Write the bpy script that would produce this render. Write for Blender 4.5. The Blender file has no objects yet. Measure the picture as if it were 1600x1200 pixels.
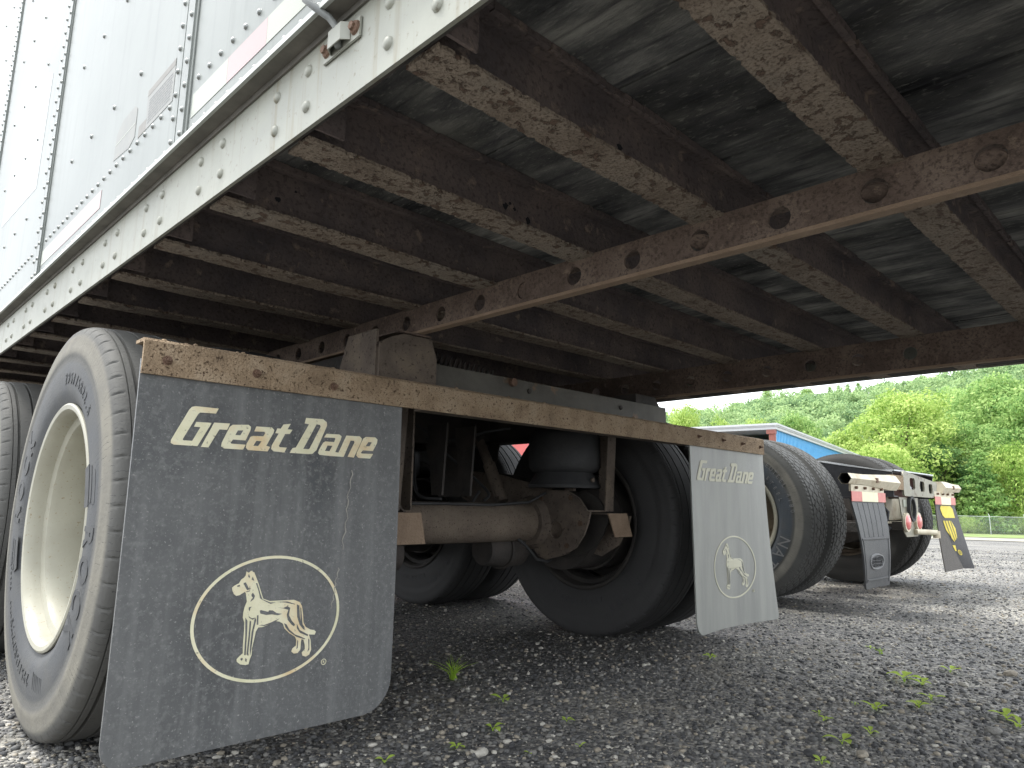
import bpy, bmesh, math, random
import numpy as np
from math import sin, cos, pi, radians
from mathutils import Vector, Matrix
random.seed(7); np.random.seed(7)
sc = bpy.context.scene
COL = sc.collection

# ---------------------------------------------------------------- camera, world, sun, exposure
cd = bpy.data.cameras.new('camera'); cam = bpy.data.objects.new('camera', cd); COL.objects.link(cam); sc.camera = cam
cd.sensor_width = 36; cd.lens = 24.53; cd.clip_start = 0.02; cd.clip_end = 3000
CP = Vector((-1.7403, -1.4575, 0.5719))
FW = Vector((0.6924362, 0.70134259, 0.16926515)); RT = Vector((0.70951196, -0.70449876, 0.0165611)); UP = Vector((-0.1308621, -0.10862814, 0.9854314))
cam.matrix_world = Matrix(((RT.x, UP.x, -FW.x, CP.x), (RT.y, UP.y, -FW.y, CP.y), (RT.z, UP.z, -FW.z, CP.z), (0, 0, 0, 1)))
SUN_EL, SUN_AZ = 62, -30            # degrees; azimuth measured from +Y towards +X
w = bpy.data.worlds.new('World'); sc.world = w; w.use_nodes = True
nt = w.node_tree; nt.nodes.clear()
sky = nt.nodes.new('ShaderNodeTexSky'); sky.sky_type = 'NISHITA'; sky.sun_disc = False
sky.sun_elevation = radians(SUN_EL); sky.sun_rotation = radians(SUN_AZ); sky.dust_density = 3; sky.air_density = 1.0; sky.ozone_density = 1.0
hs = nt.nodes.new('ShaderNodeHueSaturation'); hs.inputs['Saturation'].default_value = 0.22; hs.inputs['Value'].default_value = 1.0
# overcast: thin uneven cloud layer
tc = nt.nodes.new('ShaderNodeTexCoord'); nz = nt.nodes.new('ShaderNodeTexNoise'); nz.inputs['Scale'].default_value = 2.2; nz.inputs['Detail'].default_value = 5
mr = nt.nodes.new('ShaderNodeMapRange'); mr.inputs[1].default_value = .3; mr.inputs[2].default_value = .7; mr.inputs[3].default_value = .75; mr.inputs[4].default_value = 1.25
mx = nt.nodes.new('ShaderNodeMix'); mx.data_type = 'RGBA'; mx.blend_type = 'MULTIPLY'; mx.inputs[0].default_value = 1
mc = nt.nodes.new('ShaderNodeMix'); mc.data_type = 'RGBA'; mc.inputs[0].default_value = .72; mc.inputs[7].default_value = (7.2, 7.5, 7.9, 1)
bg = nt.nodes.new('ShaderNodeBackground'); bg.inputs['Strength'].default_value = 0.12
ow = nt.nodes.new('ShaderNodeOutputWorld')
L = nt.links.new
L(sky.outputs[0], hs.inputs['Color']); L(hs.outputs[0], mc.inputs[6])
L(tc.outputs['Generated'], nz.inputs['Vector']); L(nz.outputs[0], mr.inputs[0]); L(mc.outputs[2], mx.inputs[6]); L(mr.outputs[0], mx.inputs[7])
L(mx.outputs[2], bg.inputs['Color']); L(bg.outputs[0], ow.inputs[0])
sd = bpy.data.lights.new('sun', 'SUN'); sd.energy = 1.3; sd.angle = radians(14); sd.color = (1, .965, .9)
so = bpy.data.objects.new('sun', sd); COL.objects.link(so)
az, el = radians(SUN_AZ), radians(SUN_EL)
sdir = Vector((sin(az) * cos(el), cos(az) * cos(el), sin(el)))
so.rotation_euler = sdir.to_track_quat('Z', 'Y').to_euler()
sc.view_settings.view_transform = 'Standard'; sc.view_settings.look = 'None'; sc.view_settings.gamma = 1
sc.view_settings.exposure = 1.8; sc.view_settings.use_curve_mapping = False
sc.cycles.max_bounces = 12; sc.cycles.diffuse_bounces = 8; sc.cycles.glossy_bounces = 4; sc.cycles.transmission_bounces = 4
sc.cycles.use_denoising = True

# ---------------------------------------------------------------- helpers
def P(u, v, d):                       # point seen at pixel (1600x1200 frame) at depth d, used only to survey where far things stand
    return CP + (FW + RT * ((u - 800) / 1090.18) + UP * ((600 - v) / 1090.18)) * d
def gz(x, y):                         # height of the ground: level yard that falls gently away
    r = math.hypot(x - 0, y - 0)
    return -0.022 * max(0, r - 7) if r < 75 else -1.5
class MB:
    def __init__(s): s.v = []; s.f = []; s.m = []; s.uv = {}
    def add(s, vs, fs, m=0):
        o = len(s.v); s.v += [tuple(p) for p in vs]
        for f in fs: s.f.append(tuple(i + o for i in f)); s.m.append(m)
        return s
    def box(s, a, b, m=0):
        x0, y0, z0 = a; x1, y1, z1 = b
        return s.add([(x0, y0, z0), (x1, y0, z0), (x1, y1, z0), (x0, y1, z0), (x0, y0, z1), (x1, y0, z1), (x1, y1, z1), (x0, y1, z1)],
                     [(0, 3, 2, 1), (4, 5, 6, 7), (0, 1, 5, 4), (1, 2, 6, 5), (2, 3, 7, 6), (3, 0, 4, 7)], m)
    def prism(s, pts, axis, a, b, m=0):   # polygon pts in the plane normal to axis, extruded a..b
        def mk(p, t): return {'x': (t, p[0], p[1]), 'y': (p[0], t, p[1]), 'z': (p[0], p[1], t)}[axis]
        n = len(pts)
        ar = sum(pts[i][0] * pts[(i + 1) % n][1] - pts[(i + 1) % n][0] * pts[i][1] for i in range(n))
        if (ar < 0) != (axis == 'y'): pts = pts[::-1]
        vs = [mk(p, a) for p in pts] + [mk(p, b) for p in pts]
        fl = a < b
        F = [tuple(range(n))[::-1], tuple(range(n, 2 * n))] + [(i, (i + 1) % n, n + (i + 1) % n, n + i) for i in range(n)]
        if not fl: F = [f[::-1] for f in F]
        return s.add(vs, F, m)
    def cyl(s, a, b, r, r2=None, n=24, caps=True, m=0):
        a, b = Vector(a), Vector(b); r2 = r if r2 is None else r2
        q = (b - a).to_track_quat('Z', 'Y'); vs = []
        for p, rr in ((a, r), (b, r2)):
            for i in range(n): vs.append(p + q @ Vector((rr * cos(2 * pi * i / n), rr * sin(2 * pi * i / n), 0)))
        F = [(i, (i + 1) % n, n + (i + 1) % n, n + i) for i in range(n)]
        if caps: F += [tuple(range(n))[::-1], tuple(range(n, 2 * n))]
        return s.add(vs, F, m)
    def tube(s, pts, r, n=8, m=0):
        pts = [Vector(p) for p in pts]; vs = []
        for k, p in enumerate(pts):
            d = (pts[min(k + 1, len(pts) - 1)] - pts[max(k - 1, 0)]).normalized()
            u = d.orthogonal().normalized() if k == 0 else (u - d * u.dot(d)).normalized()
            w_ = d.cross(u)
            rr = r[k] if isinstance(r, (list, tuple)) else r
            for i in range(n): vs.append(p + (u * cos(2 * pi * i / n) + w_ * sin(2 * pi * i / n)) * rr)
        F = [(k * n + i, k * n + (i + 1) % n, (k + 1) * n + (i + 1) % n, (k + 1) * n + i) for k in range(len(pts) - 1) for i in range(n)]
        F += [tuple(range(n))[::-1], tuple(range((len(pts) - 1) * n, len(pts) * n))]
        return s.add(vs, F, m)
    def dome(s, c, nrm, r, h, n=10, m=0):
        c = Vector(c); q = Vector(nrm).to_track_quat('Z', 'Y'); vs = []; rings = ((1, 0), (.85, .55), (.45, .9))
        for k, t in rings:
            for i in range(n): vs.append(c + q @ Vector((r * k * cos(2 * pi * i / n), r * k * sin(2 * pi * i / n), h * t)))
        vs.append(c + q @ Vector((0, 0, h)))
        F = [(k * n + i, k * n + (i + 1) % n, (k + 1) * n + (i + 1) % n, (k + 1) * n + i) for k in range(2) for i in range(n)]
        F += [(2 * n + i, 2 * n + (i + 1) % n, 3 * n) for i in range(n)]
        return s.add(vs, F, m)
    def lathe(s, prof, n=96, axis='x', c=(0, 0, 0), closed=False, m=0, smooth=True):   # prof: (along, radius)
        vs = []
        for i in range(n):
            t = 2 * pi * i / n
            for a, r in prof:
                vs.append((c[0] + a, c[1] + r * cos(t), c[2] + r * sin(t)) if axis == 'x' else (c[0] + r * cos(t), c[1] + r * sin(t), c[2] + a))
        k = len(prof); F = []
        for i in range(n):
            j = (i + 1) % n
            for q in range(k if closed else k - 1):
                q2 = (q + 1) % k; f = (i * k + q, j * k + q, j * k + q2, i * k + q2)
                F.append(f if axis == 'x' else f)
        return s.add(vs, F, m)
    def mesh(s, name, mats, smooth=False, angle=None):
        me = bpy.data.meshes.new(name); me.from_pydata(s.v, [], s.f)
        for mm in (mats if isinstance(mats, (list, tuple)) else [mats]): me.materials.append(mm)
        me.polygons.foreach_set('material_index', s.m)
        if smooth: me.shade_smooth() if angle is None else shade_auto(me, angle)
        me.update(); return me
    def build(s, name, mats, parent=None, smooth=False, angle=None):
        return link(name, s.mesh(name, mats, smooth, angle), parent)
def shade_auto(me, deg):
    bm = bmesh.new(); bm.from_mesh(me)
    for f in bm.faces: f.smooth = True
    for e in bm.edges:
        if len(e.link_faces) == 2 and e.calc_face_angle(0) > radians(deg): e.smooth = False
    bm.to_mesh(me); bm.free()
def bevel(o, w_=.003, seg=2):
    bm = bmesh.new(); bm.from_mesh(o.data)
    bmesh.ops.recalc_face_normals(bm, faces=bm.faces)
    es = [e for e in bm.edges if len(e.link_faces) == 2 and e.calc_face_angle(0) > .5]
    bmesh.ops.bevel(bm, geom=es, offset=w_, segments=seg, affect='EDGES', clamp_overlap=True)
    bm.to_mesh(o.data); bm.free(); shade_auto(o.data, 40); return o
def link(name, me, parent=None, loc=None):
    o = bpy.data.objects.new(name, me); COL.objects.link(o)
    if parent: o.parent = parent
    if loc: o.location = loc
    return o
def thing(name, label, cat, loc=(0, 0, 0), group=None):
    o = bpy.data.objects.new(name, None); COL.objects.link(o); o.location = loc; tag(o, label, cat, group); return o
def tag(o, label=None, cat=None, group=None, kind=None):
    for k, v in (('label', label), ('category', cat), ('group', group), ('kind', kind)):
        if v: o[k] = v
    return o
def part_empty(name, parent, loc=(0, 0, 0)):
    o = bpy.data.objects.new(name, None); COL.objects.link(o); o.parent = parent; o.location = loc; return o

# ---------------------------------------------------------------- materials
def mat(name, cols, scale=6, rough=.6, metal=0, bump=0, bscale=60, stretch=(1, 1, 1), spots=None, spot_scale=20, spot_lo=.58, spot_hi=.64,
        spec=.5, coat=0, rvar=0, detail=8, fine=None, obj=False, streak=None, bdist=.01, mud=None):
    m = bpy.data.materials.new(name); m.use_nodes = True; t = m.node_tree; N = t.nodes.new; K = t.links.new
    b = t.nodes['Principled BSDF']; b.inputs['Roughness'].default_value = rough; b.inputs['Metallic'].default_value = metal
    b.inputs['Specular IOR Level'].default_value = spec; b.inputs['Coat Weight'].default_value = coat
    if obj: src = N('ShaderNodeTexCoord').outputs['Object']
    else: src = N('ShaderNodeNewGeometry').outputs['Position']
    mp = N('ShaderNodeMapping'); mp.inputs['Scale'].default_value = stretch; K(src, mp.inputs[0])
    def noise(sc_, det=detail, vec=None, rg=.6):
        n = N('ShaderNodeTexNoise'); n.inputs['Scale'].default_value = sc_; n.inputs['Detail'].default_value = det; n.inputs['Roughness'].default_value = rg
        K(vec or mp.outputs[0], n.inputs['Vector']); return n.outputs[0]
    def ramp(f, stops):
        r = N('ShaderNodeValToRGB'); e = r.color_ramp.elements
        while len(e) < len(stops): e.new(.5)
        for i, (p, c) in enumerate(stops): e[i].position = p; e[i].color = (*c, 1) if len(c) == 3 else c
        K(f, r.inputs[0]); return r.outputs[0]
    def mixc(f, a, c, mode='MIX'):
        x = N('ShaderNodeMix'); x.data_type = 'RGBA'; x.blend_type = mode
        if isinstance(f, float): x.inputs[0].default_value = f
        else: K(f, x.inputs[0])
        K(a, x.inputs[6])
        if isinstance(c, tuple): x.inputs[7].default_value = (*c, 1)
        else: K(c, x.inputs[7])
        return x.outputs[2]
    n = len(cols); f = noise(scale)
    col = ramp(f, [(.32 + .36 * i / max(1, n - 1), c) for i, c in enumerate(cols)])
    if mud: col = mixc(1.0, col, ramp(noise(mud[0], 3, src if 0 else None), [(mud[1], (mud[3],) * 3), (mud[2], (1, 1, 1))]), 'MULTIPLY')
    if fine: col = mixc(ramp(noise(fine[0], 4), [(fine[2], (0, 0, 0)), (fine[3], (1, 1, 1))]), col, fine[1])
    if streak:                                # (stretch, scale, colour, lo, hi)
        mp2 = N('ShaderNodeMapping'); mp2.inputs['Scale'].default_value = streak[0]; K(src, mp2.inputs[0])
        col = mixc(ramp(noise(streak[1], 5, mp2.outputs[0]), [(streak[3], (0, 0, 0)), (streak[4], (1, 1, 1))]), col, streak[2])
    sp = None
    if spots:
        sp = ramp(noise(spot_scale, 6), [(spot_lo, (0, 0, 0)), (spot_hi, (1, 1, 1))]); col = mixc(sp, col, spots)
    K(col, b.inputs['Base Color'])
    if rvar:
        r = N('ShaderNodeMapRange'); r.inputs[3].default_value = rough - rvar; r.inputs[4].default_value = rough + rvar; K(noise(scale * 3), r.inputs[0]); K(r.outputs[0], b.inputs['Roughness'])
    if bump:
        bu = N('ShaderNodeBump'); bu.inputs['Strength'].default_value = bump; bu.inputs['Distance'].default_value = bdist
        h = noise(bscale, 5)
        if sp is not None:
            ad = N('ShaderNodeMath'); ad.operation = 'MULTIPLY_ADD'; K(sp, ad.inputs[0]); ad.inputs[1].default_value = -.5; K(h, ad.inputs[2]); h = ad.outputs[0]
        K(h, bu.inputs['Height']); K(bu.outputs[0], b.inputs['Normal'])
    return m
MT = {}
MT['panel'] = mat('white_panel_paint', [(.165, .18, .168), (.25, .265, .25)], .8, .34, 0, .06, 3, spec=.12, streak=((9, 9, .5), 3, (.165, .18, .165), .52, .8), bdist=.02)
MT['lip'] = mat('rail_lip_metal', [(.40, .42, .40), (.34, .35, .32)], 5, .4, .4)
MT['alu'] = mat('dirty_rail_paint', [(.235, .24, .20), (.30, .305, .26), (.265, .27, .235)], 4, .5, .15, .15, 40, streak=((30, 30, 1.5), 1.4, (.20, .18, .125), .54, .75), fine=(90, (.18, .165, .13), .62, .72), bdist=.003)
MT['tape_w'] = mat('faded_white_tape', [(.27, .285, .23), (.30, .315, .255)], 5, .35)
MT['tape_r'] = mat('faded_red_tape', [(.32, .225, .215), (.30, .20, .195)], 5, .35)
MT['rivet_d'] = mat('grey_rivet', [(.20, .21, .2), (.26, .27, .26)], 9, .4, .6)
MT['sticker'] = mat('weathered_sticker', [(.185, .192, .18), (.22, .22, .20)], 30, .5)
MT['sticker_d'] = mat('sticker_band', [(.145, .135, .115), (.17, .16, .14)], 60, .5)
MT['sticker_t'] = mat('sticker_print', [(.13, .135, .135), (.15, .15, .15)], 60, .5)
MT['wood'] = mat('weathered_floor_wood', [(.03, .033, .037), (.18, .18, .172), (.44, .435, .39)], 2.6, .75, 0, .8, 60, stretch=(4.5, 1.7, 1), streak=((70, 6, 1), 1, (.05, .05, .054), .50, .72), fine=(30, (.34, .335, .30), .56, .85), bdist=.006, mud=(.9, .36, .58, .36))
MT['wood'].node_tree.nodes['Principled BSDF'].inputs['Specular IOR Level'].default_value = .25
MT['web'] = mat('dark_rusted_beam', [(.085, .074, .078), (.135, .11, .105), (.19, .15, .135)], 7, .8, 0, .55, 55, spots=(.25, .195, .16), spot_scale=26, spot_lo=.60, spot_hi=.70, fine=(120, (.065, .052, .047), .50, .72), spec=.3, bdist=.006)
MT['flange'] = mat('flaking_rusty_flange', [(.165, .13, .10), (.255, .21, .165), (.21, .18, .145)], 9, .85, 0, 1.0, 80, spots=(.13, .09, .068), spot_scale=48, spot_lo=.56, spot_hi=.61, fine=(210, (.115, .088, .070), .50, .64), streak=((1.2, 1, 1), 2.2, (.27, .24, .20), .54, .75), spec=.25, bdist=.008)
MT['rail'] = mat('rusty_slider_rail', [(.085, .062, .050), (.140, .103, .083), (.195, .15, .12)], 9, .8, 0, .7, 90, spots=(.25, .19, .145), spot_scale=34, spot_lo=.60, spot_hi=.74, fine=(150, (.062, .045, .037), .48, .68), spec=.3, bdist=.006)
MT['bar'] = mat('pitted_tan_rust', [(.22, .16, .105), (.33, .245, .16), (.40, .315, .22)], 12, .85, 0, 1.0, 190, spots=(.10, .062, .04), spot_scale=150, spot_lo=.60, spot_hi=.66, fine=(320, (.14, .09, .055), .58, .66), spec=.25, bdist=.006)
MT['grey'] = mat('galvanised_channel', [(.075, .07, .06), (.125, .118, .10)], 8, .6, .3, .2, 60, spots=(.20, .13, .08), spot_scale=12, spot_lo=.6, spot_hi=.7)
MT['susp'] = mat('dusty_suspension_steel', [(.075, .062, .052), (.13, .105, .085), (.18, .145, .11)], 8, .8, 0, .7, 110, spots=(.05, .038, .03), spot_scale=90, spot_lo=.58, spot_hi=.66, spec=.3, bdist=.006)
MT['axle'] = mat('dusty_brown_axle', [(.15, .12, .095), (.22, .18, .14)], 10, .85, 0, 1, 160, spots=(.07, .045, .03), spot_scale=160, spot_lo=.58, spot_hi=.66, spec=.25, bdist=.006)
MT['tab'] = mat('orange_rust_plate', [(.22, .155, .105), (.29, .21, .145)], 20, .85, 0, .6, 150)
MT['dark'] = mat('grimy_dark_steel', [(.03, .028, .026), (.065, .055, .048)], 10, .8, 0, .4, 80)
MT['lip_shade'] = mat('rail_lip_shade_colour', [(.10, .095, .082), (.16, .15, .13)], 20, .8)  # dark colour standing for the shade under the rail lip
MT['hole_d'] = mat('black_wheel_steel_hole_shade', [(.02, .018, .017), (.045, .04, .034)], 9, .8, 0, .3, 60)
MT['void'] = mat('dark_rust_hole', [(.012, .013, .017), (.02, .02, .024)], 9, .9)
MT['disc_t'] = mat('brown_dusty_disc', [(.16, .125, .085), (.26, .21, .15)], 9, .7, 0, .4, 60, spots=(.09, .065, .045), spot_scale=30)
MT['bagr'] = mat('air_bag_rubber', [(.026, .027, .029), (.045, .045, .045)], 12, .7, 0, .2, 60)
MT['flap'] = mat('black_flap_rubber', [(.048, .052, .055), (.105, .108, .108), (.072, .075, .076)], 2.4, .46, 0, .35, 260, streak=((22, 22, 1.2), 1.2, (.165, .168, .166), .48, .82), spots=(.30, .30, .285), spot_scale=190, spot_lo=.60, spot_hi=.74, fine=(90, (.15, .152, .15), .50, .72), bdist=.003)
MT['flap2'] = mat('grey_sheened_flap_rubber', [(.215, .22, .205), (.285, .29, .265)], 3, .42, 0, .3, 200, stretch=(6, 6, .7), bdist=.002, spec=.7)  # lighter grey base: sky sheen on the right flap put into the colour
MT['print'] = mat('cream_flap_print', [(.62, .60, .40), (.72, .69, .50), (.66, .50, .28)], 9, .55, 0, .1, 200, spots=(.30, .28, .2), spot_scale=120, spot_lo=.62, spot_hi=.70)
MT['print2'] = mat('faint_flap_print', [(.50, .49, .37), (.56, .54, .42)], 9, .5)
MT['rim'] = mat('cream_painted_rim', [(.29, .28, .225), (.38, .37, .305)], 5, .45, 0, .05, 60, spots=(.24, .19, .12), spot_scale=130, spot_lo=.62, spot_hi=.68, spec=.3)
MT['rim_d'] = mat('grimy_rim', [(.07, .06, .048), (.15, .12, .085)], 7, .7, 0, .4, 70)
MT['rust_nut'] = mat('rusty_nut', [(.07, .045, .03), (.14, .09, .06)], 40, .8, .2)
MT['bolt'] = mat('rusty_bolt_head', [(.13, .08, .055), (.21, .13, .09)], 60, .7, .3, .6, 200)
MT['cable'] = mat('grey_cable', [(.13, .14, .135), (.18, .185, .175)], 40, .5)
MT['black'] = mat('black_frame_paint', [(.016, .017, .020), (.032, .034, .04)], 30, .45, 0, .1, 100, fine=(160, (.10, .10, .10), .64, .72))
MT['edge'] = mat('worn_bright_edge', [(.45, .47, .5), (.6, .62, .64)], 10, .35, .5)
MT['beige'] = mat('beige_dusty_metal', [(.50, .45, .33), (.62, .57, .44), (.42, .34, .22)], 9, .55, .1, .15, 60)
MT['platem'] = mat('olive_grey_plate', [(.20, .19, .15), (.30, .285, .22)], 16, .45, .1, .2, 60, spots=(.10, .06, .045), spot_scale=14, spot_lo=.6, spot_hi=.66)
MT['red'] = mat('red_reflective', [(.50, .09, .07), (.58, .14, .11)], 30, .3)
MT['cream'] = mat('cream_reflective', [(.72, .68, .42), (.78, .75, .5)], 30, .3)
MT['lamp'] = mat('red_lamp_lens', [(.55, .10, .10), (.66, .2, .18)], 60, .2, coat=.5)
MT['yellow'] = mat('yellow_print', [(.78, .62, .05), (.84, .70, .12)], 12, .5)
MT['cab'] = mat('red_cab_paint', [(.62, .05, .04), (.68, .07, .05)], 3, .3, coat=.5)
MT['glass'] = mat('dark_window_glass', [(.02, .025, .03), (.03, .035, .04)], 3, .08, spec=.8)
MT['flapt'] = mat('grey_moulded_flap', [(.045, .047, .05), (.07, .072, .074)], 20, .5, 0, .2, 200)
MT['flapy'] = mat('matt_black_flap', [(.045, .046, .052), (.07, .071, .078)], 20, .5, 0, .2, 200)
MT['flapb'] = mat('flap_brown_back', [(.05, .043, .038), (.075, .065, .055)], 20, .7, 0, .4, 200)
MT['blue'] = mat('blue_siding', [(.09, .33, .58), (.11, .37, .62)], 2, .45)
MT['roofw'] = mat('white_roof_trim', [(.42, .435, .45), (.48, .49, .50)], 2, .45)
MT['inner'] = mat('maroon_inner_wall', [(.10, .045, .035), (.14, .06, .05)], 2, .7)
MT['postr'] = mat('red_brown_post', [(.20, .065, .05), (.26, .09, .065)], 2, .6)
MT['galv'] = mat('galvanised_fence', [(.42, .45, .46), (.5, .52, .53)], 3, .45, .4)
MT['bark'] = mat('tree_bark', [(.07, .055, .04), (.13, .105, .08)], 6, .9, 0, .8, 20)

# tyre rubber: UV based sipes and cracks on the tread, dust by position
def rubber(name, base, dust, amount, rough=.75, sip=True, ring=None):
    m = bpy.data.materials.new(name); m.use_nodes = True; t = m.node_tree; N = t.nodes.new; K = t.links.new
    b = t.nodes['Principled BSDF']; b.inputs['Roughness'].default_value = rough; b.inputs['Specular IOR Level'].default_value = .35
    pos = N('ShaderNodeTexCoord').outputs['Object']
    def noise(sc_, v=pos, det=6):
        n = N('ShaderNodeTexNoise'); n.inputs['Scale'].default_value = sc_; n.inputs['Detail'].default_value = det; K(v, n.inputs['Vector']); return n.outputs[0]
    def mth(op, a, c=None, d=None):
        x = N('ShaderNodeMath'); x.operation = op
        for i, q in enumerate((a, c, d)):
            if q is None: continue
            if isinstance(q, (int, float)): x.inputs[i].default_value = q
            else: K(q, x.inputs[i])
        return x.outputs[0]
    sx = N('ShaderNodeSeparateXYZ'); K(pos, sx.inputs[0])
    rr = mth('SQRT', mth('ADD', mth('MULTIPLY', sx.outputs[1], sx.outputs[1]), mth('MULTIPLY', sx.outputs[2], sx.outputs[2])))
    cr = N('ShaderNodeValToRGB'); e = cr.color_ramp.elements; e[0].position = .3; e[1].position = .7
    e[0].color = (*[a * (1 - amount) + c * amount * .7 for a, c in zip(base, dust)], 1); e[1].color = (*[a * (1 - amount) + c * amount for a, c in zip(base, dust)], 1)
    K(noise(7), cr.inputs[0]); col = cr.outputs[0]
    if ring:      # (radius lo, hi, colour): bluish clean ring near the rim / dusty band, real dirt left on the sidewall
        for lo, hi, c, k in ring:
            f = mth('MULTIPLY', mth('MULTIPLY', mth('GREATER_THAN', rr, lo), mth('LESS_THAN', rr, hi)), k)
            sm = N('ShaderNodeMapRange'); sm.interpolation_type = 'SMOOTHSTEP'; K(rr, sm.inputs[0])
            sm.inputs[1].default_value = lo; sm.inputs[2].default_value = lo + .015; sm.inputs[3].default_value = 0; sm.inputs[4].default_value = 1
            s2 = N('ShaderNodeMapRange'); s2.interpolation_type = 'SMOOTHSTEP'; K(rr, s2.inputs[0])
            s2.inputs[1].default_value = hi - .015; s2.inputs[2].default_value = hi; s2.inputs[3].default_value = 1; s2.inputs[4].default_value = 0
            nn = N('ShaderNodeMapRange'); K(noise(11), nn.inputs[0]); nn.inputs[1].default_value = .3; nn.inputs[2].default_value = .62; nn.inputs[3].default_value = .45; nn.inputs[4].default_value = 1
            f = mth('MULTIPLY', mth('MULTIPLY', mth('MULTIPLY', sm.outputs[0], s2.outputs[0]), nn.outputs[0]), k)
            x = N('ShaderNodeMix'); x.data_type = 'RGBA'; K(f, x.inputs[0]); K(col, x.inputs[6]); x.inputs[7].default_value = (*c, 1); col = x.outputs[2]
    ang = mth('ARCTAN2', sx.outputs[1], sx.outputs[2])
    # sparse crack lines across sidewall and ribs
    wob = mth('MULTIPLY', noise(60), .03)
    a2 = mth('MULTIPLY', mth('ADD', ang, wob), 31.0)
    saw = mth('FRACT', a2)
    line = mth('LESS_THAN', mth('ABSOLUTE', mth('SUBTRACT', saw, .5)), .035)
    msk = mth('GREATER_THAN', noise(26), .53)
    ln = mth('MULTIPLY', line, msk)
    x = N('ShaderNodeMix'); x.data_type = 'RGBA'; K(mth('MULTIPLY', ln, .55), x.inputs[0]); K(col, x.inputs[6]); x.inputs[7].default_value = (*[c * .35 for c in base], 1); col = x.outputs[2]
    K(col, b.inputs['Base Color'])
    bu = N('ShaderNodeBump'); bu.inputs['Strength'].default_value = .35; bu.inputs['Distance'].default_value = .003
    K(mth('SUBTRACT', noise(140), ln), bu.inputs['Height']); K(bu.outputs[0], b.inputs['Normal'])
    return m
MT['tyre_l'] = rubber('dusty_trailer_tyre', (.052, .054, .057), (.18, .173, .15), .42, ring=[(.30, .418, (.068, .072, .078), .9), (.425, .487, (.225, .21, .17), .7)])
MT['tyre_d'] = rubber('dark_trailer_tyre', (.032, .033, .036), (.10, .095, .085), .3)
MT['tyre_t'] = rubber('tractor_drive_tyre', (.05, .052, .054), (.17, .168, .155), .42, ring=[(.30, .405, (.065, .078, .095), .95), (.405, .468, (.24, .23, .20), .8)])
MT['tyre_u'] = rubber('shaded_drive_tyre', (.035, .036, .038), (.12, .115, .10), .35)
MT['emb_l'] = mat('raised_tyre_lettering', [(.038, .04, .043), (.06, .062, .063)], 30, .7)
MT['emb_d'] = mat('dark_tyre_lettering', [(.03, .03, .033), (.045, .045, .048)], 30, .7)
MT['emb_t'] = mat('grey_tyre_lettering', [(.16, .165, .17), (.21, .21, .21)], 30, .7)

# foliage: thin leaves, diffuse + translucent
def leafmat(name, c1, c2, c3, tr=.45, nsc=.35):
    m = bpy.data.materials.new(name); m.use_nodes = True; t = m.node_tree; N = t.nodes.new; K = t.links.new
    t.nodes.remove(t.nodes['Principled BSDF']); out = t.nodes['Material Output']
    g = N('ShaderNodeNewGeometry'); n = N('ShaderNodeTexNoise'); n.inputs['Scale'].default_value = nsc; n.inputs['Detail'].default_value = 3; K(g.outputs['Position'], n.inputs['Vector'])
    ad = N('ShaderNodeMath'); ad.operation = 'MULTIPLY_ADD'; K(g.outputs['Random Per Island'], ad.inputs[0]); ad.inputs[1].default_value = .45; K(n.outputs[0], ad.inputs[2])
    cr = N('ShaderNodeValToRGB'); e = cr.color_ramp.elements; e.new(.5)
    for i, (p, c) in enumerate(((.42, c1), (.68, c2), (.95, c3))): e[i].position = p; e[i].color = (*c, 1)
    K(ad.outputs[0], cr.inputs[0])
    d = N('ShaderNodeBsdfDiffuse'); tl = N('ShaderNodeBsdfTranslucent'); mxs = N('ShaderNodeMixShader'); mxs.inputs[0].default_value = tr
    K(cr.outputs[0], d.inputs[0]); K(cr.outputs[0], tl.inputs[0]); K(d.outputs[0], mxs.inputs[1]); K(tl.outputs[0], mxs.inputs[2]); K(mxs.outputs[0], out.inputs[0])
    return m
MT['leaf_y'] = leafmat('yellow_green_leaves', (.17, .29, .065), (.37, .51, .14), (.56, .66, .24), .5)
MT['leaf_g'] = leafmat('mid_green_leaves', (.12, .24, .08), (.27, .42, .14), (.43, .57, .22), .5)
MT['leaf_d'] = leafmat('dark_green_leaves', (.06, .13, .045), (.11, .21, .075), (.19, .30, .11))
MT['leaf_f'] = leafmat('far_forest_leaves', (.15, .25, .13), (.29, .42, .20), (.44, .57, .28), .45, .09)  # paler green, with slight distance haze put into the leaf colour
MT['weed'] = leafmat('weed_leaves', (.32, .50, .06), (.42, .60, .09), (.52, .68, .14), .5)
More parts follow.
